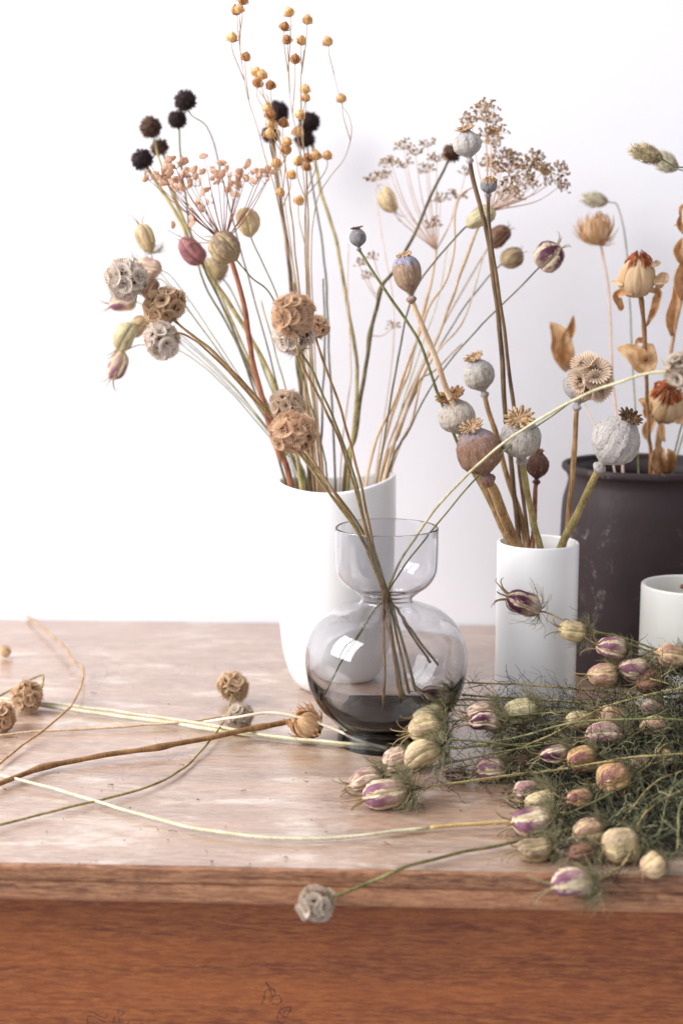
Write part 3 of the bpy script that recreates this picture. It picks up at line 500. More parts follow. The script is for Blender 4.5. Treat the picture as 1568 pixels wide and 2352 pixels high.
monarda('small faded bergamot head under the brown one', (367, 339), 21, 1.55, [(376, 360), (392, 420), (430, 520), (490, 640), (580, 850), (672, 1112)], .0014, olivest, brn, seed=4)
monarda('black bergamot head at lower left on a thick olive stalk', (327, 367), 26, 1.49, [(340, 390), (362, 424), (400, 482), (430, 543), (464, 607), (510, 672), (551, 735), (592, 805), (626, 875), (660, 980), (692, 1112)], .0025, olivest, seed=5, Yb=1.37)
monarda('black bergamot head behind the flax, left of the two by the wall', (637, 258), 27, 1.58, [(632, 285), (628, 330), (640, 430), (664, 600), (684, 780), (700, 900), (718, 1110)], .0022, darkst, seed=6, Yb=1.4)
monarda('brown bergamot bud under the left black head behind the flax', (622, 308), 22, 1.57, [(625, 335), (640, 440), (662, 600), (680, 800), (712, 1110)], .002, darkst, brn, seed=16, Yb=1.39)
monarda('black bergamot head behind the flax, right of the two by the wall', (711, 281), 24, 1.59, [(716, 310), (722, 360), (735, 430), (768, 540), (787, 630), (800, 720), (818, 822), (815, 960), (800, 1110)], .0021, olivest, seed=7, Yb=1.4)
monarda('squat black bergamot bud below the right black head', (700, 320), 23, 1.585, [(705, 345), (718, 430), (745, 600), (755, 800), (770, 1110)], .0012, duskst, seed=8, Yb=1.42)
# ------------------------------------------------------------------ flax
def flax_mat(c1, c2, dk):
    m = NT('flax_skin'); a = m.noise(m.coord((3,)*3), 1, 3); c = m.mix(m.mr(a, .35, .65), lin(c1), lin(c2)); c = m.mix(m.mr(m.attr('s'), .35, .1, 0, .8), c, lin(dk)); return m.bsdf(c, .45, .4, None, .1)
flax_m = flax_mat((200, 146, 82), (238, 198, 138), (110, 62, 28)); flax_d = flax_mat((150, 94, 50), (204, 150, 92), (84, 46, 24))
def flax_me(mat, seed):
    P2 = [(0, .22), (.06, .6), (.18, .86), (.38, 1), (.56, .96), (.72, .74), (.84, .42), (.92, .18), (1, .03)]
    V, Fc, t = lathe([(.5*interp(P2, i/12), i/12*1.05) for i in range(13)], 40, lambda a, t: 1 - .14*(1-abs(math.cos(a*4+seed)))**2)
    sv = [abs(math.cos(2*math.pi*(i % 40)/40*4+seed)) for i in range(len(V))]
    for i in range(5):
        a = i*1.2566+seed; q = Vector((math.cos(a), math.sin(a), 0)); s_ = Vector((-math.sin(a), math.cos(a), 0))*.17; b = len(V)
        V += [q*.16-s_*.6, q*.16+s_*.6, q*.58-s_+Vector((0, 0, .2)), q*.58+s_+Vector((0, 0, .2)), q*(.56+.12*(i % 2))+Vector((0, 0, .78))]; Fc += [(b, b+1, b+3, b+2), (b+2, b+3, b+4)]
    return mk('capsule', V, Fc, mat, {'s': sv + [.5]*(len(V)-len(sv))})
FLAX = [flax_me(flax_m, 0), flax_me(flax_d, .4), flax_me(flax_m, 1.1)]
flaxst = stem_mat((144, 114, 84), (202, 174, 134))
def flax(label, main, caps, Y, seed, sr=.0009):
    pts = tv(main, Y, 1.375); root = thing('flax_stem', label, 'flax', pts[-1], 'flax stems in the tall white vase'); rn = random.Random(seed)
    mainp = smoothpath(pts[:-1], 8); stem(root, pts, sr*.38, sr*.85, flaxst, seed=seed, sides=6)
    mpx = smoothpath([Vector((p[0], p[1], 0)) for p in main], 8)
    for (x, y) in caps:
        dy = rn.uniform(-.022, .022); c = W(x, y+11, Y+dy); up = (Vector((0, 0, 1)) + Vector((rn.uniform(-.35, .35), rn.uniform(-.4, .2), 0))).normalized()
        tgt = y + rn.uniform(70, 130); i = min(range(len(mpx)), key=lambda q: abs(mpx[q].y-tgt))
        j = mainp[min(i, len(mainp)-1)]; k1 = c.lerp(j, .45) + Vector(((c.x-j.x)*.22, 0, 0))
        V, Fc = tube_geo(smoothpath([c, c - Vector((0, 0, .006)), k1, j], 5), .00035, .00055, 5, rough=0); put('branch', mk('branch', [v-root.location for v in V], Fc, flaxst), root)
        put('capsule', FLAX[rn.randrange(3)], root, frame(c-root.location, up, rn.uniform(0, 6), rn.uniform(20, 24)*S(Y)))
flax('flax stem at left of the bunch reaching the top of the picture', [(550, 70), (551, 105), (563, 195), (588, 285), (612, 370), (640, 470), (665, 600), (682, 720), (700, 900), (720, 1112)], [(556, 0), (545, 24), (550, 20), (533, 86), (563, 129)], 1.36, 1)
flax('flax stem with a tight clump of husks at its tip', [(612, 215), (625, 262), (648, 345), (660, 420), (676, 560), (690, 700), (705, 900), (730, 1112)], [(586, 165), (601, 172), (589, 190), (622, 195), (617, 246), (620, 262), (649, 282)], 1.365, 2, .0014)
flax('lower flax stem with husks in front of the umbel edge', [(622, 330), (632, 365), (641, 420), (660, 540), (685, 680), (715, 900), (735, 1112)], [(619, 307), (635, 375), (643, 440), (662, 324), (655, 343), (667, 400)], 1.355, 3)
flax('flax stem with four husks high in the middle', [(661, 165), (668, 240), (678, 290), (690, 345), (700, 440), (705, 600), (712, 800), (735, 1112)], [(667, 28), (651, 60), (661, 90), (677, 136)], 1.37, 4, .0008)
flax('flax stem right of centre with husks strung down its length', [(698, 115), (692, 178), (692, 240), (695, 330), (705, 430), (708, 560), (712, 700), (722, 900), (740, 1112)], [(704, 45), (691, 93), (701, 204), (703, 223), (686, 262), (683, 303)], 1.36, 5, .0014)
flax('short flax stem with a row of husks level with the black buds', [(705, 395), (703, 450), (700, 560), (706, 700), (716, 900), (745, 1112)], [(682, 370), (704, 363), (725, 357), (751, 356), (703, 382), (685, 460)], 1.375, 6, .0012)
flax('lone arching flax stem bowing out to the right', [(763, 150), (770, 185), (784, 240), (802, 270), (807, 310), (790, 365), (755, 412), (728, 462), (715, 560), (718, 700), (738, 1112)], [(755, 95), (786, 225)], 1.38, 7, .0007)
flax('bare wiry flax stem between the brown globe and the flax bunch', [(640, 300), (648, 420), (668, 560), (676, 640), (690, 800), (705, 960), (726, 1112)], [(622, 285)], 1.385, 8, .0009)
# ------------------------------------------------------------------ orange parsnip umbel
seed_m = paper_mat((218, 172, 136), (250, 234, 216), .5, 160, .7, name='seed_skin')
def oval_me(s):
    V, Fc = [Vector((0, 0, .05))], []; n = 14
    for j, f in enumerate((.72, 1.0)):
        for i in range(n): a = 2*math.pi*i/n; V.append(Vector((.5*f*math.cos(a), .74*f*math.sin(a), (.06 if j == 0 else 0)+.12*math.sin(a*2+s)*f)))
    V.append(Vector((0, 0, -.03)))
    for i in range(n):
        k = (i+1) % n; Fc += [(0, 1+i, 1+k), (1+i, 1+n+i, 1+n+k, 1+k), (1+2*n, 1+n+k, 1+n+i)]
    return mk('seed', V, Fc, seed_m)
OVALS = [oval_me(0), oval_me(1.5), oval_me(3)]
hubY = 1.36; hub = W(515, 556, hubY)
ptsU = tv([(521, 575), (536, 610), (560, 700), (580, 825), (605, 930), (640, 1040), (668, 1116)], hubY, 1.378)
um = thing('orange_umbel', 'orange seeded umbel spreading flat on a thick red brown stalk', 'umbel', ptsU[-1])
stem(um, [hub]+ptsU, .0021, .0034, stem_mat((112, 66, 48), (182, 124, 92)), seed=3)
for i, (x, y, ns) in enumerate([(345, 402, 5), (372, 392, 7), (388, 412, 8), (405, 375, 8), (428, 395, 8), (412, 432, 6), (448, 415, 5), (476, 372, 1), (500, 382, 5), (515, 405, 4), (542, 420, 6), (535, 448, 4), (566, 388, 5), (598, 398, 6), (618, 392, 4), (470, 462, 5), (446, 470, 3), (432, 505, 3), (362, 410, 4), (396, 398, 5), (420, 415, 4), (525, 392, 4), (555, 405, 4), (610, 410, 3), (480, 400, 2), (582, 415, 4), (490, 440, 2), (386, 515, 1), (556, 372, 2), (455, 388, 4)]):
    e = W(x, y+14, hubY + R_.uniform(-.05, .05)); mid = hub.lerp(e, .55) + Vector((0, 0, -.006 if i % 2 else -.002)); o = um.location
    V, Fc = tube_geo(smoothpath([hub, mid, e], 6), .0006, .00035, 5, rough=0); put('ray', mk('ray', [v-o for v in V], Fc, redst), um)
    for q in range(ns):
        d = Vector((R_.uniform(-1, 1), R_.uniform(-1, 1), R_.uniform(.1, 1.1))).normalized(); p = e + d*R_.uniform(.004, .011)*(1 if ns > 1 else 1.2)
        V, Fc = tube_geo([e, p], .00025, .0002, 4, rough=0); put('raylet', mk('raylet', [v-o for v in V], Fc, redst), um)
        put('seed', OVALS[R_.randrange(3)], um, frame(p+d*.0015-o, Vector((R_.uniform(-1, 1), R_.uniform(-1.2, .2), R_.uniform(-.6, .6))), R_.uniform(0, 6), R_.uniform(.0048, .0068)))
# ------------------------------------------------------------------ brown umbels
bits = [paper_mat((84, 56, 40), (142, 102, 72), .1, name='umbel_seed'), paper_mat((164, 126, 84), (222, 186, 138), .2, name='umbel_seed_tan')]
def umbellet_me(seed, n=22, dark=.55):
    rn = random.Random(seed); V, Fc, fm = [], [], []
    for i in range(n):
        d = Vector((rn.uniform(-1, 1), rn.uniform(-1, 1), rn.uniform(.1, 1.15))).normalized(); L = rn.uniform(.55, 1.0); f0 = len(Fc)
        tube_geo([Vector((0, 0, 0)), d*L*.5 + Vector((0, 0, -.03)), d*L], .022, .016, 3, rough=0, V=V, Fc=Fc, cap=False); fm += [1]*(len(Fc)-f0)
        for k in range(2):
            f0 = len(Fc); a = d*L + Vector([rn.uniform(-.09, .09) for _ in range(3)]); e = Vector([rn.uniform(-1, 1) for _ in range(3)]).normalized()
            tube_geo([a-e*.13, a-e*.05+d*.03, a+e*.06+d*.03, a+e*.15], .035, .02, 5, rough=0, V=V, Fc=Fc)
            b0 = len(V)-20
            for q in range(5, 15): V[b0+q] = a + (V[b0+q]-a)*1.9
            fm += [0 if rn.random() < dark else 1]*(len(Fc)-f0)
    return mk('umbellet', V, Fc, bits, fm=fm)
UMB = [umbellet_me(s, dark=.45) for s in range(4)]; UMB_T = [umbellet_me(9+s, 16, .3) for s in range(3)]
def brown_umbel(label, hubpx, Y, ends, path, sr, smat, raymat, meshes, size, seed, spread=.04, Yb=TVY):
    pts = tv(path, Y, Yb); root = thing('brown_umbel', label, 'umbel', pts[-1], 'brown umbels in the tall white vase'); rn = random.Random(seed); h = W(hubpx[0], hubpx[1], Y); o = root.location
    stem(root, [h]+pts, sr*.6, sr*.78, smat, seed=seed, nodes=((.35, .25),))
    for (x, y) in ends:
        e = W(x, y+10, Y+rn.uniform(-spread, spread)); mid = h.lerp(e, .55) + Vector(((e.x-h.x)*.1, 0, -.004))
        V, Fc = tube_geo(smoothpath([h, mid, e], 6), .00075, .00035, 5, rough=0); put('ray', mk('ray', [v-o for v in V], Fc, raymat), root)
        put('umbellet', meshes[rn.randrange(len(meshes))], root, frame(e-o, (e-h).normalized()+Vector((0, 0, .6)), rn.uniform(0, 6), size*rn.uniform(.8, 1.2)))
brown_umbel('broad brown umbel with dark seeds right of the tallest poppy', (1123, 484), 1.44, [(1083, 273), (1114, 250), (1127, 273), (1118, 303), (1129, 322), (1155, 352), (1174, 364), (1171, 384), (1201, 379), (1224, 360), (1205, 398), (1243, 387), (1250, 406), (1285, 385), (1281, 421), (1186, 413), (1163, 425), (1155, 451), (1182, 444), (1127, 375), (1144, 386), (1215, 415), (1230, 380), (1140, 300)], [(1112, 505), (1093, 530), (1060, 620), (1010, 760), (962, 860), (930, 945), (880, 1108)], .0021, orangest, pinkst, UMB, .0125, 4)
brown_umbel('faint blurred brown umbel spreading against the wall left of the tallest poppy', (1001, 575), 1.53, [(927, 333), (954, 347), (982, 328), (889, 368), (929, 376), (979, 387), (1003, 362), (861, 406), (885, 400), (1011, 455), (1047, 447), (1068, 392), (992, 512), (900, 372)], [(1000, 590), (990, 640), (962, 760), (935, 860), (905, 940), (862, 1108)], .0022, orangest, pinkst, UMB_T, .0105, 8, .05, 1.41)
# teasel like brown cup on dark stalk with side twigs
pts = tv([(1022, 382), (985, 460), (945, 550), (905, 620), (878, 655), (866, 700), (850, 765), (842, 830), (828, 910), (815, 1000), (790, 1110)], 1.5, 1.41)
tz = thing('brown_thistle_cup', 'squat brown thistle cup on a slanting dark stalk behind the tallest poppy', 'thistle', pts[-1]); cc = W(1036, 352, 1.5)
spiky(tz, cc, 21*S(1.5), cc-pts[0], brn, 200, 5, .3, .85); stem(tz, [cc]+pts, .0013, .0024, stem_mat((62, 48, 40), (128, 116, 74)), nodes=((.45, .5), (.6, .4)))
for (x, y, bx, by) in ((825, 611, 868, 690), (859, 596, 880, 652), (901, 755, 850, 770), (845, 640, 870, 680)):
    e = W(x, y, 1.49); j = W(bx, by, 1.49); V, Fc = tube_geo(smoothpath([j, j.lerp(e, .5)+Vector((0, 0, -.004)), e], 5), .0007, .0005, 5, rough=0)
    put('side_twig', mk('side_twig', [v-tz.location for v in V], Fc, pinkst), tz); put('umbellet', UMB_T[1], tz, frame(e-tz.location, Vector((0, 0, 1)), x, .009))
# bare stalks in the tall vase
def bare(label, path, Y, r0, r1, mat, Yb=TVY, nodes=(), seed=0):
    pts = tv(path, Y, Yb); root = thing('dried_stalk', label, 'stalk', pts[-1], 'bare stalks in the tall white vase'); stem(root, pts, r0*.85, r1*.75, mat, seed=seed, nodes=nodes)
bare('tan stalk with hooked tip rising between the two brown umbels', [(1088, 428), (1058, 448), (1045, 490), (1042, 570), (1022, 645), (985, 705), (950, 800), (905, 925), (845, 1085)], 1.43, .0009, .0024, orangest, seed=3)
bare('thin pinkish stalk just right of the hooked tan stalk', [(1112, 580), (1090, 660), (1062, 740), (1010, 800), (968, 868), (948, 960), (890, 1108)], 1.45, .0007, .0019, orangest, 1.4, ((.5, .4),), 4)
bare('forked tan stalk leaning right low behind the poppies', [(1060, 790), (1000, 850), (965, 872), (945, 915), (915, 1000), (872, 1108)], 1.42, .0008, .0021, tanst, 1.4, ((.4, .4),), 5)
bare('dark knobbly stalk standing straight behind the big brown globe', [(742, 640), (746, 780), (742, 880), (738, 1000), (735, 1112)], 1.44, .0009, .0013, duskst, 1.43, ((.3, .5), (.6, .6)), 6)
bare('thick grey brown stalk behind the scabious globes', [(676, 650), (685, 760), (694, 840), (705, 930), (715, 1000), (722, 1112)], 1.43, .002, .004, stem_mat((74, 58, 52), (126, 102, 84)), 1.41, ((.5, .15),), 7)
bare('thin green stalk slanting left of the grey brown stalk', [(600, 690), (630, 800), (655, 890), (668, 960), (690, 1112)], 1.45, .0008, .0012, olivest, 1.42, (), 8)
bare('pale straw stalk fanning out right of the vase rim', [(1030, 560), (1000, 700), (950, 850), (915, 960), (893, 1108)], 1.5, .0007, .0016, palest, 1.42, (), 9)
bare('slim orange stalk beside the straw stalk', [(800, 560), (798, 700), (806, 850), (790, 980), (780, 1112)], 1.5, .0006, .0012, pinkst, 1.43, (), 10)
# ------------------------------------------------------------------ crock flowers: petals and leaves
def dv(pts, Y0, Y1=DVY):
    q = P(pts, Y0, Y1); e = q[-1]; q.append(Vector((DVX + (e.x-DVX)*.3, DVY + (e.y-DVY)*.3, .02))); return q
def petal_me(name, mat, width=.42, curl=.2, ripple=.05, seed=0, tipw=.35, point=False):
    """hugs a unit sphere from the south pole up to its crown"""
    V, Fc = [], []; nu, nv = 6, 9
    for j in range(nv):
        t = j/(nv-1); th = .25 + t*2.78; wd = width*(math.sin(math.pi*min(1, t*.82+.12))**.7) * ((1-t)**.6*1.5 if point and t > .55 else 1); rad = 1 + curl*max(0, t-.62)**1.5*3
        for i in range(nu):
            s_ = (i/(nu-1)-.5)*2; ph = s_*wd/max(.35, math.sin(th)); rr = rad + .03*(1-s_*s_) + ripple*noise.noise((s_*2+seed, t*4, seed)); V.append(Vector((rr*math.sin(th)*math.cos(ph), rr*math.sin(th)*math.sin(ph), -rr*math.cos(th))))
    for j in range(nv-1):
        for i in range(nu-1): a = j*nu+i; Fc.append((a, a+1, a+1+nu, a+nu))
    return mk(name, V, Fc, mat)
def leaf_geo(spine, width, nrm, seed=0, curl=.5, wave=.25, tip=.15):
    sp = smoothpath(spine, 6); n = len(sp); V, Fc = [], []; nu = 9
    for j, p in enumerate(sp):
        t = j/(n-1); d = (sp[min(j+1, n-1)]-sp[max(j-1, 0)]).normalized(); sd = d.cross(nrm).normalized(); up = sd.cross(d); w = width*(math.sin(math.pi*min(1, .06+t*.94))**.75*(1-.25*t)+tip*.1)
        for i in range(nu):
            s_ = (i/(nu-1)-.5)*2; V.append(p + sd*(s_*w*.5*math.cos(curl*abs(s_))) + up*(w*.5*(curl*s_*s_ + wave*noise.noise((s_*1.8+seed, t*3.5, seed*2.1)) + .1*abs(s_)*noise.noise((s_*3, t*9, seed)))))
    for j in range(n-1):
        for i in range(nu-1): a = j*nu+i; Fc.append((a, a+1, a+1+nu, a+nu))
    return V, Fc
def leaf(root, spine, width, mat, nrm=Vector((0, -1, .2)), name='leaf', **kw):
    V, Fc = leaf_geo(spine, width, nrm, **kw); return solid(put(name, mk(name, [v-root.location for v in V], Fc, mat), root), .0005)
leafm = paper_mat((206, 160, 110), (242, 214, 172), .38, 90, .7, name='dry_leaf'); leafd = paper_mat((198, 154, 106), (238, 204, 160), .35, 90, .7, name='dry_leaf')
petm = paper_mat((214, 172, 124), (242, 220, 186), .3, 140, .7, name='petal'); pet2 = paper_mat((206, 168, 118), (232, 200, 156), .3, 140, .7, name='petal'); redm = paper_mat((140, 52, 36), (220, 140, 88), .25, 420, .7, name='red_petal')
strawm = paper_mat((222, 188, 148), (242, 222, 194), .35, 160, .5, name='petal'); strawd = paper_mat((206, 158, 110), (236, 200, 156), .3, 160, .55, name='petal')
PETS = [petal_me('petal', petm, .26, .1, .09, 1), petal_me('petal', pet2, .22, .25, .12, 2), petal_me('petal', petm, .2, .05, .1, 3), petal_me('petal', petm, .3, .3, .12, 5)]
STR = [petal_me('petal', strawm, .3, .5, .05, 1, point=True), petal_me('petal', strawd, .27, .8, .06, 2, point=True), petal_me('petal', strawm, .33, .3, .05, 4, point=True)]
REDP = [petal_me('tuft_petal', redm, .17, .4, .28, 6, point=True), petal_me('tuft_petal', redm, .13, .15, .28, 7, point=True)]
def bud(root, c, r, axis, meshes, n=26, seed=0, tuft=0, open_=0.0, sz=1.0):
    rn = random.Random(seed); V, Fc, t = lathe([(r*.8*math.sin(math.pi*(i+.02)/8.04), -r*.8*math.cos(math.pi*(i+.02)/8.04)) for i in range(9)], 16)
    core = put('bud_core', mk('bud_core', V, Fc, pet2), root, frame(c-root.location, axis, seed))
    for i in range(n):
        k = i/n; tilt = open_*(1-k)*rn.uniform(.6, 1.2)
        put('petal', meshes[rn.randrange(len(meshes))], core, Matrix.Rotation(i*2.39996, 4, 'Z') @ Matrix.Rotation(tilt*.8, 4, 'Y') @ Matrix.Scale(r*(1.0-.2*k)*rn.uniform(.94, 1.05)*sz, 4))
    for i in range(tuft):
        put('tuft_petal', REDP[i % 2], core, Matrix.Translation((r*.08, 0, r*.6)) @ Matrix.Rotation(i*2.39996, 4, 'Z') @ Matrix.Scale(r*rn.uniform(.5, .78), 4) )
    return core
gD = 'dried flowers in the dark crock'
Yk = 1.37; c = W(1462, 640, Yk); pts = dv([(1470, 676), (1475, 730), (1480, 800), (1484, 900), (1489, 1000), (1493, 1085)], Yk, 1.42)
fl = thing('dried_dahlia', 'upright cream dahlia bud with a red tuft and drooping leaves above the crock', 'dahlia', pts[-1], gD)
bud(fl, c, 41*S(Yk), Vector((-.05, -.3, 1)), PETS, 46, 1, 26); stem(fl, [c]+pts, .0017, .002, stem_mat((112, 76, 46), (172, 128, 86)), nodes=((.2, .5), (.35, .3)))
for sp_, w_, cu in (([(1452, 676), (1430, 672), (1415, 682), (1424, 706), (1420, 712)], 24, .6), ([(1430, 655), (1416, 650), (1404, 647)], 16, .7), ([(1485, 668), (1505, 672), (1502, 700), (1494, 724), (1482, 752)], 30, .9), ([(1500, 650), (1520, 640), (1532, 628)], 32, .5), ([(1492, 612), (1506, 605), (1516, 602)], 16, .3), ([(1486, 640), (1512, 650), (1508, 664)], 26, .4)):
    leaf(fl, P([(a, b, Yk - .01 + .006*i) for i, (a, b) in enumerate(sp_)]), w_*S(Yk), leafm if len(sp_) > 3 else petm, seed=w_, curl=cu)
leaf(fl, P([(1488, 790, 1.40), (1478, 835, 1.385), (1450, 812, 1.38), (1416, 798, 1.385)]), 62*S(1.4), leafm, seed=4, curl=.5, wave=.35); leaf(fl, P([(1482, 786, 1.4), (1466, 782, 1.39), (1458, 792, 1.39)]), 16*S(1.4), leafm, seed=6)
c = W(1527, 928, 1.43); pts = dv([(1514, 972), (1508, 1010), (1502, 1085)], 1.43, 1.44)
fl = thing('dried_dahlia', 'low cream dahlia with red centre just above the crock rim', 'dahlia', pts[-1], gD)
bud(fl, c, 44*S(1.43), Vector((.05, -.75, .75)), PETS, 46, 3, 30); stem(fl, [c]+pts, .0016, .0019, tanst)
for sp_, w_ in (([(1492, 950), (1478, 925), (1464, 918)], 26), ([(1494, 960), (1482, 950), (1480, 925)], 22), ([(1500, 962), (1484, 985), (1482, 1010)], 34), ([(1520, 972), (1518, 1000), (1526, 1015)], 20), ([(1545, 965), (1560, 968), (1572, 955)], 18)):
    leaf(fl, P([(a, b, 1.42) for a, b in sp_]), w_*S(1.42), leafm, seed=w_, curl=.7)
pts = dv([(1568, 655), (1560, 700), (1546, 770), (1536, 840), (1528, 900), (1516, 985), (1508, 1085)], 1.45, 1.46)
fl = thing('leafy_stalk', 'tan stalk with withered curled leaves at the right edge', 'stalk', pts[-1], gD); stem(fl, pts, .0018, .002, tanst, nodes=((.45, .4),))
for sp_, w_ in (([(1542, 772), (1536, 735), (1548, 690), (1546, 655)], 40), ([(1564, 690), (1556, 650), (1566, 610), (1560, 585)], 44), ([(1568, 610), (1554, 580), (1566, 545)], 40), ([(1572, 540), (1558, 515), (1564, 490)], 24), ([(1572, 470), (1562, 480), (1560, 498)], 18), ([(1576, 510), (1558, 516), (1546, 518)], 9)):
    leaf(fl, P([(a, b, 1.44) for a, b in sp_]), w_*S(1.44), leafd if w_ > 30 else leafm, seed=w_, curl=.9, wave=.4)
pts = dv([(1515, 1050), (1520, 1075), (1520, 1090)], 1.43, 1.45); fl = thing('crumpled_leaf', 'crumpled tan leaf sticking out of the crock mouth', 'leaf', pts[-1], gD); stem(fl, pts, .001, .001, tanst)
leaf(fl, P([(1516, 1086, 1.43), (1510, 1050, 1.42), (1516, 1024, 1.42)]), 52*S(1.43), leafm, seed=3, curl=.6, wave=.5); leaf(fl, P([(1535, 1086, 1.44), (1540, 1050, 1.43), (1532, 1030, 1.43)]), 30*S(1.43), leafd, seed=8, curl=.8)
pts = dv([(1312, 845), (1330, 900), (1370, 990), (1410, 1080)], 1.55, 1.46); fl = thing('curled_leaf', 'blurred curled tan leaf floating left of the crock flowers', 'leaf', pts[-1], gD); stem(fl, pts, .0007, .001, pinkst)
leaf(fl, P([(1305, 850, 1.55), (1290, 810, 1.545), (1282, 770, 1.54), (1262, 740, 1.54)]), 66*S(1.55), leafm, seed=2, curl=.6, wave=.5); leaf(fl, P([(1290, 790, 1.545), (1308, 760, 1.54), (1316, 724, 1.53)]), 34*S(1.55), leafd, seed=5, curl=.8)
leaf(fl, P([(1312, 846, 1.55), (1300, 838, 1.55), (1285, 832, 1.55)]), 30*S(1.55), petm, seed=9, curl=.5)
c = W(1368, 528, 1.575); pts = dv([(1378, 566), (1392, 630), (1400, 720), (1404, 850), (1416, 960), (1430, 1080)], 1.575, 1.48)
fl = thing('dried_strawflower', 'blurred tan strawflower close to the wall with its shadow beside it', 'strawflower', pts[-1], gD); bud(fl, c, 31*S(1.575), Vector((-.1, -.3, 1)), [STR[1], STR[1], STR[0]], 64, 6, 0, 2.3, 1.05); stem(fl, [c]+pts, .0013, .0013, pinkst)
# hare's tail grass
harem = paper_mat((176, 158, 122), (228, 214, 180), .3, 200, .8, name='grass_fluff'); harep = paper_mat((212, 204, 182), (240, 234, 216), .35, 200, .8, name='grass_fluff')
def hare(label, base, tip, w, Y, path, mat, seed):
    B, Tp = W(*base, Y), W(*tip, Y-.01); ax = Tp-B; L = ax.length; r = w/2*S(Y); rn = random.Random(seed); pts = dv(path, Y, 1.47)
    root = thing('hare_tail_grass', label, 'grass', pts[-1], gD); V, Fc, t = lathe([(r*.8*math.sin(math.pi*(i+.1)/12.2)**.7, L*i/12) for i in range(13)], 18)
    for i in range(300):
        t_ = rn.random(); a = rn.uniform(0, 6.28); q = Vector((math.cos(a), math.sin(a), 0)); rr = r*.78*math.sin(math.pi*(t_*.95+.03))**.7
        p = q*rr + Vector((0, 0, L*t_)); d = (q*.55 + Vector((0, 0, .8)) + Vector([rn.uniform(-.2, .2) for _ in range(3)])).normalized(); s_ = q.cross(Vector((0, 0, 1)))*r*.07; b = len(V)
        V += [p+s_, p-s_, p+q*r*.08+d*r*.2, p+d*r*rn.uniform(.5, .85)]; Fc += [(b, b+1, b+3), (b+1, b+2, b+3), (b+2, b, b+3)]
    put('seed_tuft', mk('seed_tuft', V, Fc, mat), root, frame(B-root.location, ax)); stem(root, [B]+pts, .0006, .0009, greenst)
hare("hare's tail grass tuft in focus at upper right", (1520, 366), (1452, 342), 40, 1.3, [(1545, 382), (1590, 410), (1625, 600), (1600, 850), (1540, 1080)], harem, 1)
hare("paler hare's tail tuft just behind the sharp one at upper right", (1555, 388), (1504, 360), 42, 1.46, [(1575, 396), (1610, 420), (1640, 620), (1600, 900), (1545, 1085)], harep, 2)
hare("faint white hare's tail tuft above the blurred strawflower", (1396, 464), (1340, 454), 34, 1.6, [(1420, 480), (1440, 600), (1450, 800), (1465, 1080)], harep, 3)
# ------------------------------------------------------------------ loose stems on the table
gL = 'loose stems on the table'
def loose(label, pts3, r0, r1, mat, name='loose_stem', nodes=(), seed=0, cat='stem'):
    root = thing(name, label, cat, pts3[0], gL); stem(root, pts3, r0, r1, mat, seed=seed, nodes=nodes); return root
def up(pts, r): return [Vector((p.x, p.y, max(p.z, r+.0006))) for p in pts]
# thick brown twig with strawflower
p = T([(-14, 1806, .005), (100, 1762, .005), (230, 1736, .006), (365, 1716, .008), (480, 1694, .010), (590, 1671, .012), (668, 1656, .014)])
fl = thing('fallen_strawflower', 'peach strawflower on a thick knotted brown twig lying on the table', 'strawflower', p[0], gL)
stem(fl, p, .0022, .0026, stem_mat((110, 78, 46), (170, 130, 84)), nodes=((.17, .45), (.5, .35), (.84, .3)), sub=10)
c = WZ(704, 1664, .016); bud(fl, c, 33*S(c.y), Vector((-.45, -.6, .6)), STR, 66, 8, 0, 1.9, 1.12)
def tscab(label, head, r, z, key, pts, sr, smat, seed, n=40):
    c = WZ(head[0], head[1], z); root = thing('fallen_scabious', label, 'scabious', pts[-1], gL); globe(root, c, r*S(c.y), key, c-pts[0], n, seed); stem(root, [c.lerp(pts[0], .5)]+pts, sr*.9, sr, smat, seed=seed)
tscab('tan scabious globe standing on a curved stem left of the white vase', (535, 1576), 38, .017, 'gold', T([(529, 1612, .01), (517, 1648, .008), (492, 1688, .006), (440, 1748), (380, 1790), (300, 1820), (150, 1856), (-8, 1896)]), .0011, olivest, 21)
tscab('greyer scabious globe resting below the standing one', (551, 1645), 33, .0135, 'grey', T([(520, 1644, .008), (440, 1657, .005), (330, 1666, .004), (200, 1674, .003), (90, 1680, .003), (-8, 1690, .003)]), .0012, orangest, 22)
tscab('tan scabious globe with a hooked stem near the left edge', (62, 1600), 37, .016, 'gold', T([(96, 1582, .020), (100, 1560, .026), (94, 1550, .028), (60, 1566, .022), (20, 1588, .016), (-10, 1604, .012)]), .0011, olivest, 23)
tscab('dark tan scabious globe cut by the left edge', (2, 1648), 36, .014, 'brown', T([(-30, 1640, .010), (-70, 1650, .006), (-120, 1660, .004)]), .0011, olivest, 24)
loose('upper pale green stem running from left edge to the glass vase foot', T([(-10, 1602, .006), (100, 1614, .006), (210, 1626, .006), (310, 1640, .006), (460, 1662, .0065), (620, 1690, .007), (760, 1704, .007), (905, 1716, .006)]), .0011, .0016, palest, seed=1)
loose('lower pale green stem crossing just under its twin', T([(-10, 1608, .003), (120, 1624, .003), (260, 1643, .003), (400, 1662, .003), (560, 1686, .003), (720, 1704, .003), (900, 1722, .003)]), .0015, .0021, palest, seed=2)
loose('whitish ribbon stem arching over the fallen strawflower', T([(470, 1658, .006), (540, 1648, .022), (615, 1638, .026), (680, 1646, .024), (760, 1672, .016), (830, 1700, .010), (890, 1718, .006)]), .0012, .0016, stem_mat((206, 190, 160), (234, 224, 204)), seed=3)
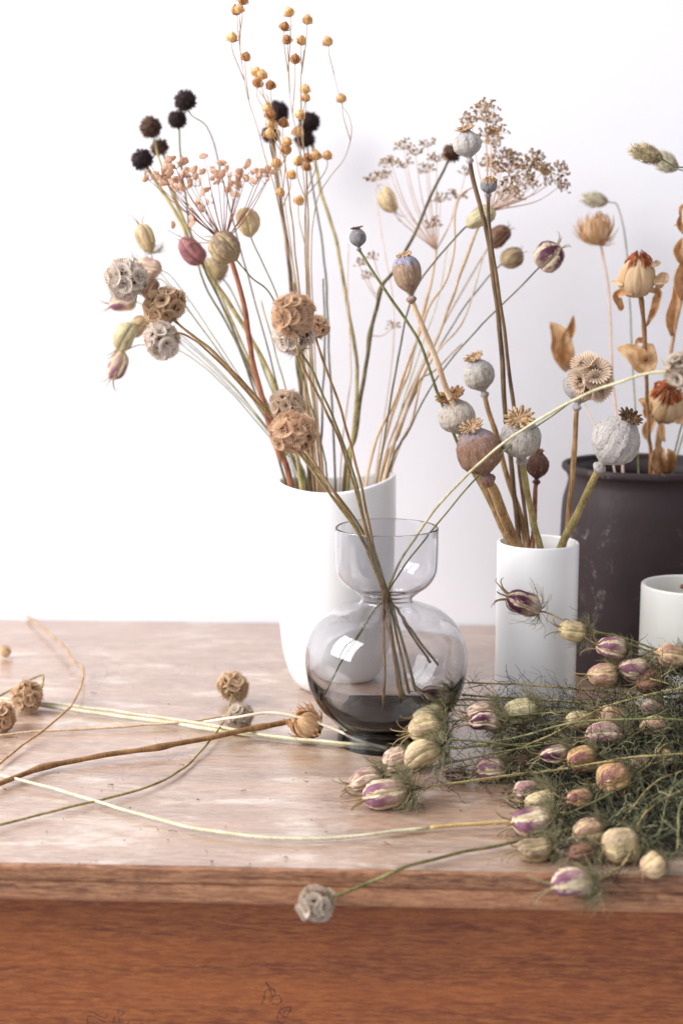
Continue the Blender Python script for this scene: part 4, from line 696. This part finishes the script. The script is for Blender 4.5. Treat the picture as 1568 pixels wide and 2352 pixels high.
loose('pale kinked stem curling down the table at far left', up(T([(62, 1416, .004), (108, 1450, .008), (150, 1488, .010), (166, 1514, .010), (190, 1533, .010), (189, 1566, .010), (170, 1612, .014), (150, 1634, .018), (112, 1668, .010), (60, 1706, .005), (-8, 1760, .004)]), .001), .0013, .0012, tanst, seed=4)
loose('long pale stem sweeping along the front of the table to the bundle', T([(-10, 1776, .006), (100, 1804, .0045), (200, 1834), (300, 1864), (400, 1892), (500, 1912), (620, 1924), (720, 1926), (830, 1920), (985, 1901)]), .0013, .0014, stem_mat((186, 178, 138), (228, 222, 194)), seed=5)
loose('straight straw coloured stem end poking left out of the bundle', T([(988, 1901, .004), (1080, 1893, .005), (1180, 1885, .007), (1300, 1868, .012)]), .0016, .0017, stem_mat((168, 136, 84), (206, 178, 122)), seed=6)
c = W(726, 2074, .9205); q = T([(1330, 1900, .008), (1175, 1935, .005), (1060, 1958, .004), (960, 1984, .004), (900, 2005, .0045)]) + [W(850, 2026, .929), W(790, 2050, .922)]
fl = thing('fallen_scabious', 'large bleached scabious hanging over the front table edge', 'scabious', q[0], gL); globe(fl, c, 45*S(.92), 'grey', c-q[-1], 22, 31, .54); stem(fl, q + [c.lerp(q[-1], .6)], .0013, .0011, stem_mat((74, 72, 40), (134, 128, 78)), seed=7)
p = WZ(12, 1512, .004); fl = thing('small_white_bud', 'tiny blurred white bud lying far back at the left edge', 'bud', p); bud(fl, WZ(13, 1496, .008), 14*S(1.5), Vector((-.3, -.3, .8)), [PETS[0], STR[0]], 14, 9, 0, .4); stem(fl, [WZ(16, 1506, .005), p, WZ(28, 1520, .002)], .0008, .0006, tanst)
# ------------------------------------------------------------------ nigella bundle
gB = 'nigella pods in the bundle on the table'
def Yof(y):
    tab = [(1380, 1.215), (1480, 1.2), (1570, 1.185), (1640, 1.16), (1700, 1.125), (1800, 1.065), (1900, 1.0), (1960, .965), (2035, .922)]
    for (a, b), (c_, d_) in zip(tab, tab[1:]):
        if y <= c_: return b + (d_-b)*max(0, (y-a))/(c_-a)
    return tab[-1][1]
N = [  # base px, tip px, width px, palette, stem depth offset, label
 ((940, 1814), (832, 1834), 68, 'lilac', 'big cream nigella pod with broad mauve stripe on bare wood, leftmost of the bundle'),
 ((880, 1788), (802, 1806), 52, 'pink', 'pinkish nigella pod peeking out behind the big leftmost pod'),
 ((1014, 1718), (932, 1762), 64, 'cream', 'cream ribbed nigella pod leaning on the pale one by the glass foot'),
 ((944, 1734), (880, 1758), 56, 'pink', 'pale rosy nigella pod touching the glass vase foot'),
 ((1018, 1630), (948, 1652), 56, 'green', 'cream green nigella pod in front of the glass belly, second from top'),
 ((1018, 1664), (938, 1684), 58, 'cream', 'tan cream nigella pod in front of the glass belly, lowest of three'),
 ((1034, 1602), (966, 1592), 50, 'purple', 'small purple and white nigella pod at top against the glass belly'),
 ((1164, 1764), (1090, 1771), 58, 'lilac', 'violet striped nigella pod alone on the wood between the glass and bundle'),
 ((1064, 1786), (1022, 1780), 32, 'purple', 'tiny red purple nigella pod under the bundle stems'),
 ((1142, 1632), (1070, 1642), 46, 'pink', 'pale pink nigella pod between glass vase and cylinder vase'),
 ((1152, 1668), (1076, 1660), 42, 'purple', 'dark purple nigella pod beneath the pale pink one'),
 ((1228, 1754), (1158, 1768), 52, 'brown', 'brown pink nigella pod right of the violet striped pod'),
 ((1239, 1404), (1164, 1370), 60, 'purple', 'dark purple striped nigella pod sticking up before the white cylinder'),
 ((1346, 1452), (1284, 1445), 47, 'cream', 'round beige nigella pod with spread horns before the dark crock'),
 ((1434, 1500), (1370, 1484), 52, 'lilac', 'white and mauve nigella pod below the beige one before the crock'),
 ((1414, 1550), (1350, 1550), 56, 'peach', 'smooth peach nigella pod at the top left of the pile'),
 ((1490, 1529), (1420, 1537), 48, 'lilac', 'white nigella pod with violet patch next to the dark split one'),
 ((1524, 1552), (1458, 1574), 58, 'brown', 'dark brown split nigella pod beneath the cup'),
 ((1574, 1516), (1508, 1504), 60, 'peach', 'tan nigella pod in front of the cream cup at the right edge'),
 ((1238, 1629), (1154, 1641), 57, 'green', 'green cream nigella pod at the foot of the white cylinder'),
 ((1364, 1655), (1298, 1657), 46, 'cream', 'half buried cream nigella pod left of the big peach pair'),
 ((1518, 1625), (1468, 1633), 38, 'pink', 'small pinkish nigella pod high in the pile near the right edge'),
 ((1432, 1668), (1372, 1640), 66, 'peach', 'big peach nigella pod, upper of the front facing pair'),
 ((1432, 1692), (1344, 1692), 62, 'pink', 'big pink nigella pod, lower of the front facing pair'),
 ((1538, 1664), (1468, 1677), 47, 'peach', 'peach nigella pod right of the front facing pair'),
 ((1368, 1734), (1304, 1752), 60, 'orange', 'orange nigella pod with purple side in the middle of the pile'),
 ((1304, 1722), (1238, 1737), 42, 'purple', 'dark violet nigella pod at left in the middle of the pile'),
 ((1450, 1776), (1374, 1808), 80, 'orange', 'largest orange nigella pod with violet top in the pile'),
 ((1358, 1830), (1300, 1840), 46, 'orange', 'rusty nigella pod beneath the largest orange one'),
 ((1544, 1734), (1498, 1756), 52, 'olive', 'dull tan nigella pod near the right edge, below the middle'),
 ((1494, 1750), (1450, 1764), 46, 'olive', 'grey green nigella pod between the largest orange and dull tan ones'),
 ((1268, 1874), (1174, 1891), 68, 'lilac', 'large cream mauve nigella pod where the straw stem meets the bundle'),
 ((1274, 1830), (1204, 1846), 48, 'cream', 'cream nigella pod just above the large cream mauve one'),
 ((1382, 1904), (1318, 1919), 60, 'peach', 'peach pink nigella pod left of the pale yellow round one'),
 ((1466, 1934), (1384, 1947), 82, 'cream', 'pale yellow round nigella pod, biggest near the table front'),
 ((1518, 1974), (1474, 2000), 56, 'peach', 'blurred tan nigella pod at the lower right corner of the bundle'),
 ((1362, 2028), (1266, 2036), 70, 'lilac', 'white nigella pod with violet streak hanging over the table edge'),
 ((1268, 1944), (1184, 1952), 54, 'olive', 'brownish nigella pod beneath the large cream mauve one'),
 ((1364, 1954), (1304, 1967), 46, 'brown', 'shadowed purple brown nigella pod under the peach pink one'),
 ((1244, 1812), (1180, 1824), 46, 'pink', 'faded pink nigella pod half buried left of the rusty one'),
]
stempaths = []
for i, (b, tp, w, pal, lab) in enumerate(N):
    cx, cyy = (b[0]+tp[0])/2, (b[1]+tp[1])/2; Y = Yof(cyy); Rr = w/2*S(Y)
    if cx < 1240 and cyy > 1740 and cyy < 1990:
        q = WZ(cx, cyy, Rr*1.02); Y = q.y
    cz = W(cx, cyy, Y).z
    if cyy < 2000 and cz < Rr*1.02: Y = WZ(cx, cyy, Rr*1.02).y; cz = Rr
    B = W(b[0], b[1], Y+.004); Tp = W(tp[0], tp[1], Y-.004); rn = random.Random(i)
    if i == 12: pt = P([(1262, 1410), (1300, 1428), (1345, 1442), (1420, 1470), (1500, 1500), (1590, 1532)], Y, 1.21)
    elif i == 13: pt = P([(1362, 1452), (1420, 1462), (1490, 1486), (1590, 1528)], Y, 1.205)
    else:
        ey = 1640 + (cyy-1640)*.42 + rn.uniform(-25, 25) if cyy > 1600 else cyy + rn.uniform(15, 50); eY = Yof(1640 + (ey-1640)*.8) if cyy < 1980 else 1.02
        e = W(1605, ey, eY); e.z = max(e.z, .012); d = (B-Tp).normalized()
        m1 = B + d*.014; m2 = B.lerp(e, .5) + Vector((0, rn.uniform(-.01, .01), rn.uniform(-.008, .012))); m2.z = max(m2.z, .006)
        if cyy > 1990: m1 = Vector((m1.x+.01, .942, .008))
        pt = [m1, m2, e]
    smat_ = greenst if i % 3 else olivest
    nigella(lab, b, tp, w, Y, 0, pal, pt, sr=.0009 if i not in (12, 13) else .001, smat=smat_, group=gB, seed=i+40, threads=5 if i not in (12,) else 1, hl=.85, B=B, Tp=Tp)
    stempaths.append(smoothpath([B]+pt, 8))
# extra bare green stems that run through the bundle
for j, (lab, pl) in enumerate([('upper green stem lying across the cylinder foot to the right', [(1072, 1568, 1.2), (1240, 1575, 1.2), (1400, 1590, 1.2), (1590, 1612, 1.2)]), ('second green stem just below the upper one across the cylinder foot', [(1060, 1596, 1.19), (1200, 1606, 1.19), (1340, 1612, 1.185), (1440, 1602, 1.18), (1600, 1590, 1.18)]),
     ('long olive stem slanting up through the pile from the cream ribbed pod', [(1010, 1775, 1.12), (1120, 1745, 1.12), (1260, 1690, 1.13), (1400, 1620, 1.15), (1590, 1575, 1.16)]), ('green stem arching over the middle of the pile', [(1040, 1720, 1.13), (1180, 1695, 1.12), (1320, 1660, 1.11), (1480, 1650, 1.1), (1600, 1655, 1.1)]),
     ('olive stem below the arching one in the pile', [(1030, 1800, 1.09), (1150, 1785, 1.09), (1300, 1765, 1.08), (1450, 1740, 1.07), (1600, 1730, 1.07)])]):
    q = P(pl); rt = thing('bare_green_stalk', lab, 'stalk', q[-1], 'bare nigella stems in the bundle'); stem(rt, q, .0009, .0011, greenst if j % 2 else olivest, seed=j, sides=6); stempaths.append(smoothpath(q, 10))
# thread foliage of the bundle: uncountable, one mass
rn = random.Random(5); V, Fc, fm = [], [], []
def strand(p, d, L, r):
    pts = [p]
    for j in range(5):
        p = p + d*L/5; pts.append(p); d = (d + Vector((rn.uniform(-.8, .8), rn.uniform(-.8, .8), rn.uniform(-.7, .7)))).normalized()
        if p.z < .001 and p.y > .936: d.z = abs(d.z)
    f0 = len(Fc); tube_geo(pts, r, r*.45, 3, rough=0, V=V, Fc=Fc, cap=False); fm.extend([rn.choice((0, 0, 0, 1, 2, 2, 2))]*(len(Fc)-f0))
for sp_ in stempaths:
    n = len(sp_)
    if sp_[0].z > .085: cnt = 10
    else: cnt = 105
    for i in range(cnt):
        f = rn.random()**.8*(n-1); a = sp_[int(f)]; b = sp_[min(n-1, int(f)+1)]; p = a.lerp(b, f-int(f)); ax = (b-a).normalized() if (b-a).length > 1e-6 else Vector((1, 0, 0))
        d = (Vector((rn.uniform(-1, 1), rn.uniform(-1, 1), rn.uniform(-.8, 1))).normalized() - ax*.6*rn.random()).normalized(); strand(p, d, rn.uniform(.01, .03), rn.uniform(.00018, .0004))
for i in range(11000):   # body of the pile towards the right
    u = rn.random()**.65; y_ = 1600 + rn.random()*360; x_ = 1130 + u*480 + (y_-1600)*.22; Y = Yof(y_) + rn.uniform(.0, .05); p = W(x_, y_, Y); h = .008 + .055*u
    z = rn.random()*min(max(p.z, .006), h*1.6); p.z = max(.0015, z); d = Vector((rn.uniform(-1, .5), rn.uniform(-.7, .7), rn.uniform(-.4, .5))).normalized(); strand(p, d, rn.uniform(.008, .026), rn.uniform(.0002, .00045))
fol = [paper_mat((62, 64, 48), (112, 111, 82), .03, 60, name='fine_foliage'), paper_mat((126, 122, 92), (196, 190, 154), .12, 60, name='fine_foliage_pale'), paper_mat((16, 19, 18), (38, 42, 36), 0, 60, name='fine_foliage_shade')]  # the last colour paints the shade deep in the pile as near-black strands
ob = put('nigella_thread_foliage', mk('nigella_thread_foliage', V, Fc, fol, fm=fm)); ob['label'] = 'tangle of fine green thread leaves filling the nigella bundle'; ob['category'] = 'foliage'; ob['kind'] = 'stuff'
# crumbs on the tabletop
rn = random.Random(8); V, Fc, fm = [], [], []
for i in range(95):
    x_ = rn.uniform(0, 1350); y_ = rn.uniform(1690, 1985) if rn.random() < .8 else rn.uniform(1560, 1690); p = WZ(x_, y_, .0008); a = rn.uniform(0, 6.28); d = Vector((math.cos(a), math.sin(a), rn.uniform(-.1, .3))); L = rn.choice((.0004, .0006, .0009, .0014, .0025)); f0 = len(Fc)
    tube_geo([p, p+d*L+Vector((0, 0, .0004)), p+d*L*2+Vector((rn.uniform(-1, 1)*L, rn.uniform(-1, 1)*L, 0))], rn.uniform(.00025, .0006), .0002, 5, rough=0, V=V, Fc=Fc); fm += [rn.choice((0, 0, 1))]*(len(Fc)-f0)
ob = put('plant_crumbs', mk('plant_crumbs', V, Fc, [paper_mat((84, 62, 50), (130, 100, 76), 0, name='crumb'), paper_mat((160, 130, 96), (206, 180, 140), 0, name='crumb_pale')], fm=fm)); ob['label'] = 'tiny dry plant crumbs scattered over the tabletop'; ob['category'] = 'crumbs'; ob['kind'] = 'stuff'
